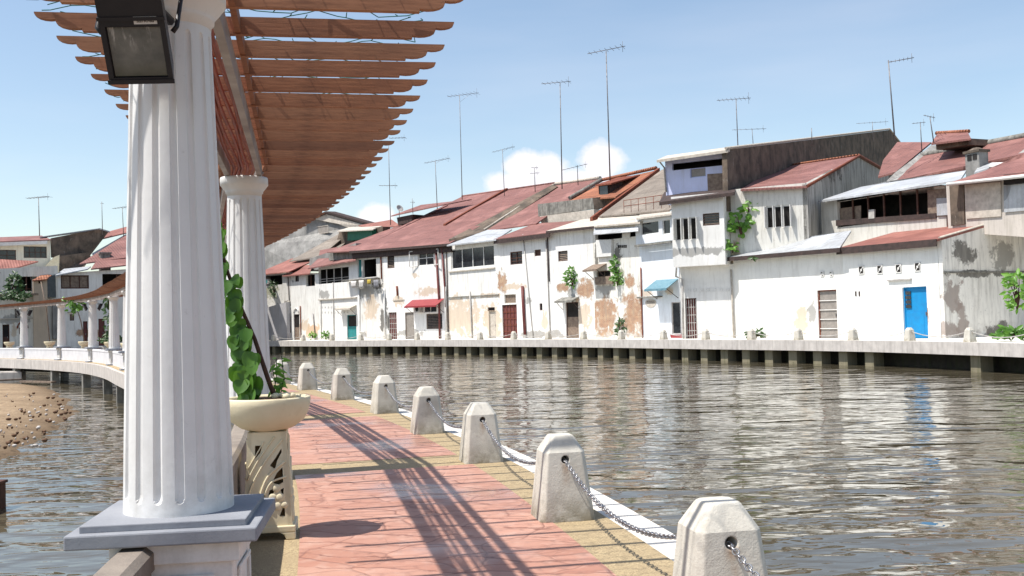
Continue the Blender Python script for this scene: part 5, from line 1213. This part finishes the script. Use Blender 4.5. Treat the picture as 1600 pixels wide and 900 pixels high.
# big red roofs behind on the right
hr = House('broad red roofs with a mossy party wall and roof lantern at the upper right', facade_pt(1340), facade_pt(1540), name='roof_range', cat='roofs', group=None)
hr.slab([(1386,285,9),(1540,264,9),(1600,240,9),(1700,215,12),(1604,212,14),(1440,242,14)], 'roof_red'); hr.slab([(1372,276,10.5),(1400,268,10.5),(1455,222,16),(1402,222,16),(1380,250,13)], 'roof_red'); m = MB(); m.prism(hr.pts([(1385,283,8.9),(1398,270,10),(1455,227,15.5),(1465,232,15.5),(1395,284,8.8)]), (.2,.5,0)); m.build('party_wall', M['greywall'], hr.rt)
m = MB(); m.tube(hr.pts([(1440,243,13.9),(1520,228,13.9),(1604,212,13.9)]), .22, 6); m.build('ridge_cap', M['old_concrete'], hr.rt); hr.slab([(1545,272,7),(1560,262,8),(1630,212,14),(1640,216,14),(1600,245,9.5),(1562,272,7)], 'greywall', name='verge_wall', ext=(.1,.3,0))
hl = House('small red roofed lantern standing on the ridge at the upper right', facade_pt(1340), facade_pt(1540), name='roof_lantern', cat='roof lantern', group=None)
hl.slab([(1462,222,12),(1512,216,12),(1513,226,12),(1463,234,12)], 'mossy', name='wall', ext=(0,2,0)); hl.slab([(1455,224,11.5),(1517,216,11.5),(1512,206,13.5),(1465,208,13.5)], 'roof_red'); hl.slab([(1517,216,11.5),(1519,220,14),(1512,206,13.5)], 'roof_red', thick=.1); m = MB(); m.tube(hl.pts([(1463,208,13.5),(1514,205,13.5)]), .14, 6); m.build('ridge_cap', M['roof_orange'], hl.rt)
hc = House('square grey stained chimney with dark slots standing above the zinc roof', facade_pt(1400), facade_pt(1500), name='chimney', cat='chimney', group=None)
P = hc.L(1520,272,7.2); q = hc.L(1520,238,7.2); wd = (hc.L(1532,255,7.2)-hc.L(1510,255,7.2)).x; m = MB(); m.box((P.x-wd/2,7.2,P.z-1),(P.x+wd/2,7.9,q.z)); o = m.build('shaft', M['greywall'], hc.rt); m = MB(); m.box((P.x-wd*.58,7.1,q.z-.02),(P.x+wd*.58,8.0,q.z+.12)); m.rings([[(P.x+sx*wd*.4, 7.55+sy*.35, q.z+.12) for sx, sy in ((-1,-1),(1,-1),(1,1),(-1,1))],[(P.x+sx*wd*.12, 7.55+sy*.1, q.z+.3) for sx, sy in ((-1,-1),(1,-1),(1,1),(-1,1))]], True, False); m.build('cap', M['mossy'], hc.rt); m = MB(); m.box((P.x-wd*.33,7.17,q.z-.45),(P.x-.03,7.21,q.z-.12)); m.box((P.x+.06,7.17,q.z-.45),(P.x+wd*.35,7.21,q.z-.12)); m.build('slot', M['dark'], hc.rt)
ms = House('loose bent zinc sheet lying on the roof beside the chimney', facade_pt(1400), facade_pt(1500), name='metal_sheet', cat='sheet', group=None); ms.slab([(1522,270,6),(1545,262,6.5),(1550,254,8),(1530,258,8)], 'roof_grey', name='sheet'); ms.slab([(1545,258,6.8),(1582,256,6.8),(1586,253,8),(1550,254,8)], 'white_paint', name='board')
# ---------------- left hand group, beyond the far end of the walkway
LB = [DP(-190,560,92), DP(-60,560,96), DP(92,560,100), DP(210,560,104), DP(330,560,108)]
LB = [Vector((p.x, p.y, 0)) for p in LB]
lg = 'old houses beyond the far end of the walkway'
h = House('long low cream house at the left edge with a red lean-to roof and balcony', LB[0], LB[2], group=lg)
h.mat = plaster('plaster_left', (.76,.73,.66), [h.patch('grey', 20, 500, 24, 10), h.patch('tan', 22, 515, 5, 18)], .35, seed=30)
h.door(4,507,15,545,'wood_dark',split=.5,upper='dark',step=1); h.win(30,512,40,522,n=1,pane='wood_old'); h.opening(24,432,50,455,posts=2,rail=1); h.win(48,428,58,437,n=1); h.wall(0, h.len, 0, h.L(-190,430).z, h.L(60,415).z); h.slab([(-190,440,-.5),(-10,428,-.5),(60,408,3.0),(-100,400,3.0)], 'roof_red2'); h.sill(-10,58,459,h=.2,d=.9,mat='wood_old'); h.sill(-20,72,497,h=.08,d=.1); h.pipe([(24,480),(25,497)], .05, 'fascia')
p = h.L(35,509); m = MB(); m.tube([(p.x+.45*math.cos(a), -.06, p.z-.25+.6*math.sin(a)) for a in [math.pi*k/8 for k in range(9)]], .08, 5); m.build('arch_moulding', M['rust'], h.rt)
h = House('upper cream house at the left with two dark window bands and white eaves', LB[0], LB[2], group=lg)
V = 5; h.mat = plaster('plaster_left_upper', (.74,.70,.58), [], .25, seed=31, low=0); h.win(-60,390,25,407,n=6,frame='wood_dark',v=V,nz_=2); h.win(37,385,73,403,n=4,frame='wood_dark',v=V,nz_=2); h.wall(0, h.L(79,400,V).x, 0, h.L(-100,380,V).z, h.L(76,376,V).z, v=V, depth=8); h.slab([(-190,386,V-.7),(74,376,V-.7),(74,381,V-.7),(-190,392,V-.7)], 'white_paint', name='eave', ext=(0,.7,0)); h.slab([(-190,385,V-.6),(80,374,V-.6),(65,368,V+5),(-190,378,V+5)], 'roof_red')
h = House('large black stained gable wall between the cream house and the red roofs at left', LB[0], LB[2], group=lg, name='building', cat='building')
h.slab([(80,372,6),(156,357.5,9),(170,362,10),(142,398,9),(85,402,6),(81,402,6)], 'mossy', name='gable_wall', ext=(0,.6,0)); h.slab([(62,370,6),(156,356.5,9),(171,361,10),(171,363,10),(156,358.5,9),(62,371.5,6)], 'roof_grey', name='roof_edge', ext=(.2,.8,0)); h.slab([(62,425,4.5),(84,402,4.5),(93,398,4.5),(92,430,4.5)], M['cream'], name='ochre_wall', ext=(0,.5,0)); h.slab([(92,400,6),(140,394,8),(142,402,8),(130,420,6),(92,425,6)], 'mossy', name='lower_gable', ext=(0,.5,0))
h = House('small brown hut with an orange roof and a dark green side at left', LB[1], LB[2], group=lg); V = -1.0
h.mat = plaster('plaster_brown', (.50,.40,.30), [], .3, seed=32, low=0); h.win(60,434,66,443,v=V,n=1,pane='dark'); h.wall(h.L(52,450,V).x, h.L(74,450,V).x, 0, h.L(55,436,V).z, h.L(70,434,V).z, v=V, depth=1); h.slab([(50,438,V-.3),(73,436,V-.3),(88,424,V+2),(76,423,V+2)], 'roof_orange'); h.slab([(74,434,V),(92,426,V+1.4),(93,465,V+1.4),(74,465,V)], M['greywall'] if False else mottled('dark_slate_paint', (.10,.115,.12), (.07,.08,.085), 3, .8, .1), name='side_wall', ext=(0,.2,0))
h = House('white house with a large brown window band and zinc roof left of the column', LB[2], LB[3], group=lg)
h.mat = plaster('plaster_left_white', (.82,.80,.76), [h.patch('brick', 140, 520, 26, 8), h.patch('black', 84, 500, 6, 40)], .25, seed=33)
h.win(95,430,139,451,n=3,pane='wood_old',frame='wood_dark',fw=.12); h.door(130,502,137,540,'maroon',step=1); h.door(154,498,164,540,'maroon',step=1); h.win(109,491,116,501,n=1,pane='wood_old'); h.sill(105,119,487,h=.1,d=.3); h.opening(160,428,205,450,posts=1,rail=1); h.win(171,470,180,486,n=2,frame='wood_old'); h.sill(170,182,488,h=.1,d=.3)
h.wall(0, h.len, 0, h.L(92,427).z, h.L(200,420).z); h.slab([(86,430,-.5),(137,420,-.5),(142,416,2),(100,420,2)], 'roof_grey'); A = h.L(124,412,2.2); h.slab([(124,412,2.2),(215,400,2.2),(300,350,13),(198,366,10)], 'roof_red'); h.slab([(142,420,-.6),(215,412,-.6),(225,402,2.2),(150,408,2.2)], 'roof_red'); h.slab([(158,373,10),(220,358,10),(220,348,14),(172,361,14)], 'roof_red2')
m = MB(); m.prism(h.pts([(144,398,5),(200,366,10),(200,370,10),(146,401,5)]), (0,0,.15)); m.build('roof_strip', M['roof_grey'], h.rt); P = h.L(165,410,3); wd = 1.0; m = MB(); m.box((P.x-wd/2,3,P.z-1),(P.x+wd/2,3.8,P.z+.9)); m.box((P.x-wd*.6,2.9,P.z+.9),(P.x+wd*.6,3.9,P.z+1.05)); m.build('chimney', M['old_concrete'], h.rt)
h.slab([(82,470,-.4),(91,469,-.4),(92,530,-.4),(83,530,-.4)], 'greywall', name='stained_pier', ext=(0,.38,0))
h = House('plain white house mostly hidden behind the foreground column', LB[3], LB[4], group=lg); h.mat = plaster('plaster_hidden', (.80,.78,.74), [], .3, seed=34); h.wall(0, h.len, 0, h.L(210,420).z, h.L(330,415).z); h.perproof((205,422),(335,415),(360,395),(240,385))
h = House('white house hidden behind the foreground and second columns', LB[4], facade_pt(405), group=lg); h.mat = plaster('plaster_hidden_more', (.78,.76,.72), [], .35, seed=35); h.win(350,430,362,445); h.wall(0, h.len, 0, h.L(330,425).z, h.L(405,430).z); h.perproof((330,418),(392,429),(408,412),(350,405))

# ------------------------------------------------------------------ far bollards and chain rope
fx = [427,474,519,564,608,652,700,750,803,857,912,971,1037,1103.5,1174.5,1248,1333,1422,1516,1618]
fb = []
bm0 = bo.data; fo_ = []
for k, x in enumerate(fx):
    best = min(((abs(proj(QC.at(QC.len*j/3000, LAND*.45))[0]-x), QC.len*j/3000) for j in range(3000) if QC.at(QC.len*j/3000).y > 5))[1]
    c = QC.at(best, LAND*.45); t = QC.tan(best); o = bpy.data.objects.new('bollard', bm0); COL.objects.link(o); o.location = c; o.rotation_euler = (0,0,math.atan2(-t.x, t.y)); fb.append(c)
fnames = ['nearest the second column', 'right of the arched doorway', 'below the balcony house', 'left of the teal door drainpipe', 'below the leftmost door of the big red roofed house', 'right of the grey door of the big red roofed house', 'right of the small red awning', 'below the thin grey pole on the tan wall', 'in front of the rusty grille door', 'right of the red drainpipe', 'right of the canopy door', 'in front of the exposed brick wall', 'left of the bluish glazed door', 'right of the maroon door', 'below the drainpipe of the long low house', 'left of the tall grey barred door', 'between the barred door and the blue door', 'overlapping the bright blue door', 'in front of the stained grey side wall', 'just beyond the right edge']
for k, o in enumerate([o for o in bpy.data.objects if o.name.startswith('bollard') and 'label' not in o]): tag(o, 'small far bank bollard '+fnames[k], 'bollard', 'bollards along the far quay')
for k, (a, b) in enumerate(zip(fb, fb[1:])):
    m = MB(); m.tube(sagpath(a+Vector((0,0,.5)), b+Vector((0,0,.5)), .28, 12), .022, 4); o = m.build('chain', M['pvc']); tag(o, 'chain from the far bollard '+fnames[k], 'chain', 'chains along the far quay')

# ------------------------------------------------------------------ antennas
def antenna(base, top, setback, boom, label, r=.035, extra=(), brace=False, lean=None):
    f = facade_pt(min(max(base[0]+0, 410), 1590)) if base[0] > 300 else LB[2]
    dd = f.y+setback; A = DP(*base, dd); B = DP(*top, dd); B.z = B.z; rt = empty('antenna', A, label=label, cat='antenna', group='rooftop television antennas'); m = MB()
    m.tube([(0,0,-.6), B-A], [r*1.25, r*.8], 5); mast = m.build('mast', M['steel'], rt); m = MB()
    for (x0, y0, x1, y1, n, el) in boom:
        m = MB(); P, Q = DP(x0, y0, dd)-A, DP(x1, y1, dd)-A; m.tube([P, Q], r*.55, 4)
        for k in range(n):
            c = P.lerp(Q, (k+.5)/n if n > 1 else 1); L = el*(.7+.5*k/max(1, n)); e = Vector((.35, .93, 0))*L/2; m.tube([c-e, c+e], r*.35, 3)
            if k in (n-1,): m.tube([c+Vector((0,0,L*.28)), c-Vector((0,0,L*.28))], r*.35, 3)
        m.build('boom', M['steel'], rt)
    if brace:
        m = MB()
        P = DP(top[0]+boom[0][4]*0+(boom[0][2]-top[0])*.6, boom[0][3]+1, dd)-A; m.tube([P, (B-A)*.93], r*.3, 3); m.build('brace', M['steel'], rt)
antenna((722,303),(718,149), 11, [(699,151,748,145,8,1.6)], 'tall antenna above the middle of the largest red roof', brace=True)
antenna((878,285),(875,130), 10, [(846,131,892,127,6,1.5)], 'tall antenna with a wide T boom rising from the party wall at centre', .045)
antenna((953,271),(947,80), 9, [(918,84,977,72,7,1.5)], 'tallest antenna, thick mast above the orange tiled roof', .05)
antenna((1153,226),(1150,154), 10, [(1120,157,1173,153,8,1.4)], 'antenna on the left part of the mossy party wall', .035)
antenna((1177,221),(1175,201), 10, [(1144,203,1197,201,6,.9)], 'short faint antenna just right of the left one on the mossy wall', .025)
antenna((1268.5,214),(1268,200), 10, [], 'bare short rod on the middle of the mossy party wall ridge', .03)
antenna((1364,206),(1363,190), 10, [(1338,193,1388,190,6,.8)], 'short antenna near the peak of the mossy party wall', .02)
antenna((1398,208),(1388,94), 12, [(1389,97,1428,90,6,1.0)], 'tall leaning antenna behind the peak of the mossy party wall', .045)
antenna((1440,224),(1438,192), 14, [(1425,193,1446,191,4,.8)], 'short antenna left of the roof lantern, the more upright of two', .03)
antenna((1459,212),(1453,183), 14, [(1443,180,1461,184,4,.9)], 'short leaning antenna immediately left of the roof lantern', .035)
antenna((610,343),(607,226), 10, [(592,290,621,290,4,1.0),(608,216,634,215,5,1.2)], 'tall antenna beside the end of the pergola with a low crossbar', .04)
antenna((683,318),(680,251), 12, [(663,255,703,247,7,1.2)], 'antenna above the red monitor roof with a slanting boom', .035, brace=True)
antenna((788,297),(785,233), 12, [(769,238,804,229,6,1.0)], 'antenna left of the white cloud, above the red ridge', .03, brace=True)
antenna((836,290),(835,262), 12, [(828,271,843,270,2,.8),(830,262,841,262,2,.8)], 'small antenna in front of the cloud with two short crossbars', .035)
antenna((903,279),(902,258), 12, [(878,266,918,256,6,1.0)], 'low antenna with a slanting boom just right of the T antenna', .035)
antenna((645,325),(644,310), 10, [(641,316,648,316,2,.8)], 'small antenna beside the red roof monitor', .03)
antenna((62,371),(60,309), 8, [(42,310,77,307,7,1.2)], 'antenna above the upper cream house at the far left', .045)
antenna((160,358),(159,315), 8, [(157,318,161,318,1,.3)], 'bare mast above the black stained gable at left', .035)
antenna((193,361),(191,324), 8, [(176,326,199,323,5,1.0)], 'antenna beside the foreground column at the upper left', .035, brace=True)
m = MB(); f = facade_pt(622); A = DP(624,341,f.y+9); m.tube([(0,0,0),(0,0,.9)], .04, 5); rt = empty('satellite_dish', A, label='small round satellite dish on the eave of the red roof monitor', cat='satellite dish'); m.build('mast', M['steel'], rt); m = MB(); m.lathe([(.02,0),(.25,.04),(.42,.16),(.40,.17),(.24,.06),(.02,.03)], n=16); o = m.build('dish', M['pvc'], rt); o.rotation_euler = (R(60),0,R(40)); o.location = (0,0,1.0)

# ------------------------------------------------------------------ wall plants
def tuft(px, py, dd, rx, rz, n, mat, label, name='wall_plant', L0=.2, L1=.4, woody=None, aspect=.45, ry=.25):
    P = DP(px, py, dd); rt = empty(name, P, label=label, cat='plant'); m = MB(); s = MB()
    for k in range(n):
        a = rnd.uniform(0, 6.28); q = rnd.random()**.6; c = Vector((math.cos(a)*rx*q, rnd.uniform(-ry, ry), math.sin(a)*rz*q+.15*rx*math.sin(px+a*3)))
        L = rnd.uniform(L0, L1); leaf(m, c, Vector((rnd.uniform(-1,.6),-1,rnd.uniform(0,1))), Vector((math.cos(a)+rnd.uniform(-.6,.6), rnd.uniform(-.5,.5), rnd.uniform(-.6,.9))), L, L*aspect)
    for k in range(7):
        a = rnd.uniform(-1,1); s.tube([(0,.1,-rz*.9),(a*rx*.3,0,-rz*.2),(a*rx*.8,rnd.uniform(-.2,.2),rnd.uniform(0,rz*.8))], [.04,.03,.01], 4)
    s.build('stem', M['bark'], rt); m.build('leaves', M[mat], rt); return rt
fd = lambda x: facade_pt(x).y
tuft(894,434, fd(894)-.5, .6, .7, 130, 'leaf', 'green bush growing out of the white wall above the canopy door')
tuft(962,416, fd(962)-.5, .35, .7, 90, 'leaf', 'green creeper on the brick house wall right of the tin canopy')
tuft(965,437, fd(965)-.6, .45, .4, 80, 'leaf', 'lower green creeper clump on the brick house wall')
tuft(970,515, fd(970)-.5, .3, .8, 60, 'leaf_dark', 'small dark shrub at the foot of the exposed brick wall')
tuft(1158,352, PA.y-.6, .7, .9, 60, 'leaf_light', 'fig sapling with pale green leaves on the corner of the projecting house', L0=.3, L1=.55, aspect=.6)
tuft(1172,326, PA.y-.6, .5, .45, 30, 'leaf_light', 'upper branch of pale leaves right of the projecting white box', L0=.25, L1=.5, aspect=.6)
tuft(1145,384, PA.y-.6, .3, .5, 18, 'leaf_light', 'small pale leaves low on the corner of the projecting house', L0=.25, L1=.5, aspect=.6)
tuft(1175,403, 58.0, .1, .1, 4, 'leaf_dark', 'tiny weed on the corner above the zinc roof')
tuft(1590,455, 46.5, .55, .95, 110, 'leaf_light', 'bright green papaya like plant beside the stained side wall at right edge', L0=.2, L1=.42)
tuft(1584,521, 46.0, .8, .20, 110, 'leaf', 'low green weeds at the foot of the stained side wall', L0=.2, L1=.45)
tuft(488,524, fd(488)-.8, .3, .35, 40, 'leaf_light', 'tiny yellow green weed at the foot of the arched doorway house')
tuft(509,524, fd(509)-.8, .35, .35, 50, 'leaf', 'small weed beside the thin pole of the balcony house')
tuft(428,450, fd(428)-.4, .5, .9, 90, 'leaf_dark', 'dark creeper on the narrow house beside the second column')
tuft(1180,523, fd(1180)-.8, .5, .25, 60, 'leaf_dark', 'small grey green weed beside the far bollard near the long low house')
tuft(22,446, LB[1].y-.8, .6, 1.1, 190, 'leaf_dark', 'tall green bush on the balcony of the cream house at left', L0=.3, L1=.6)
tuft(20,463, LB[1].y-2.5, 1.5, .4, 160, 'leaf_dark', 'green planting spilling along the balcony edge at left', L0=.25, L1=.5)
# bamboo stakes and junk at the right edge
m = MB()
for k in range(34):
    a = G(rnd.uniform(1566,1615), 529, 0); a.y = 46+rnd.uniform(-.4,.4); a.x = (a.x/ max(1, a.y))*a.y; b = a+Vector((rnd.uniform(-.2,.9), 0, rnd.uniform(1.0,2.8))); m.tube([a, b], .022, 4)
tag(m.build('bamboo_stakes', M['wood_old']), 'bundle of thin grey bamboo stakes leaning by the right edge', 'stakes', kind='stuff')
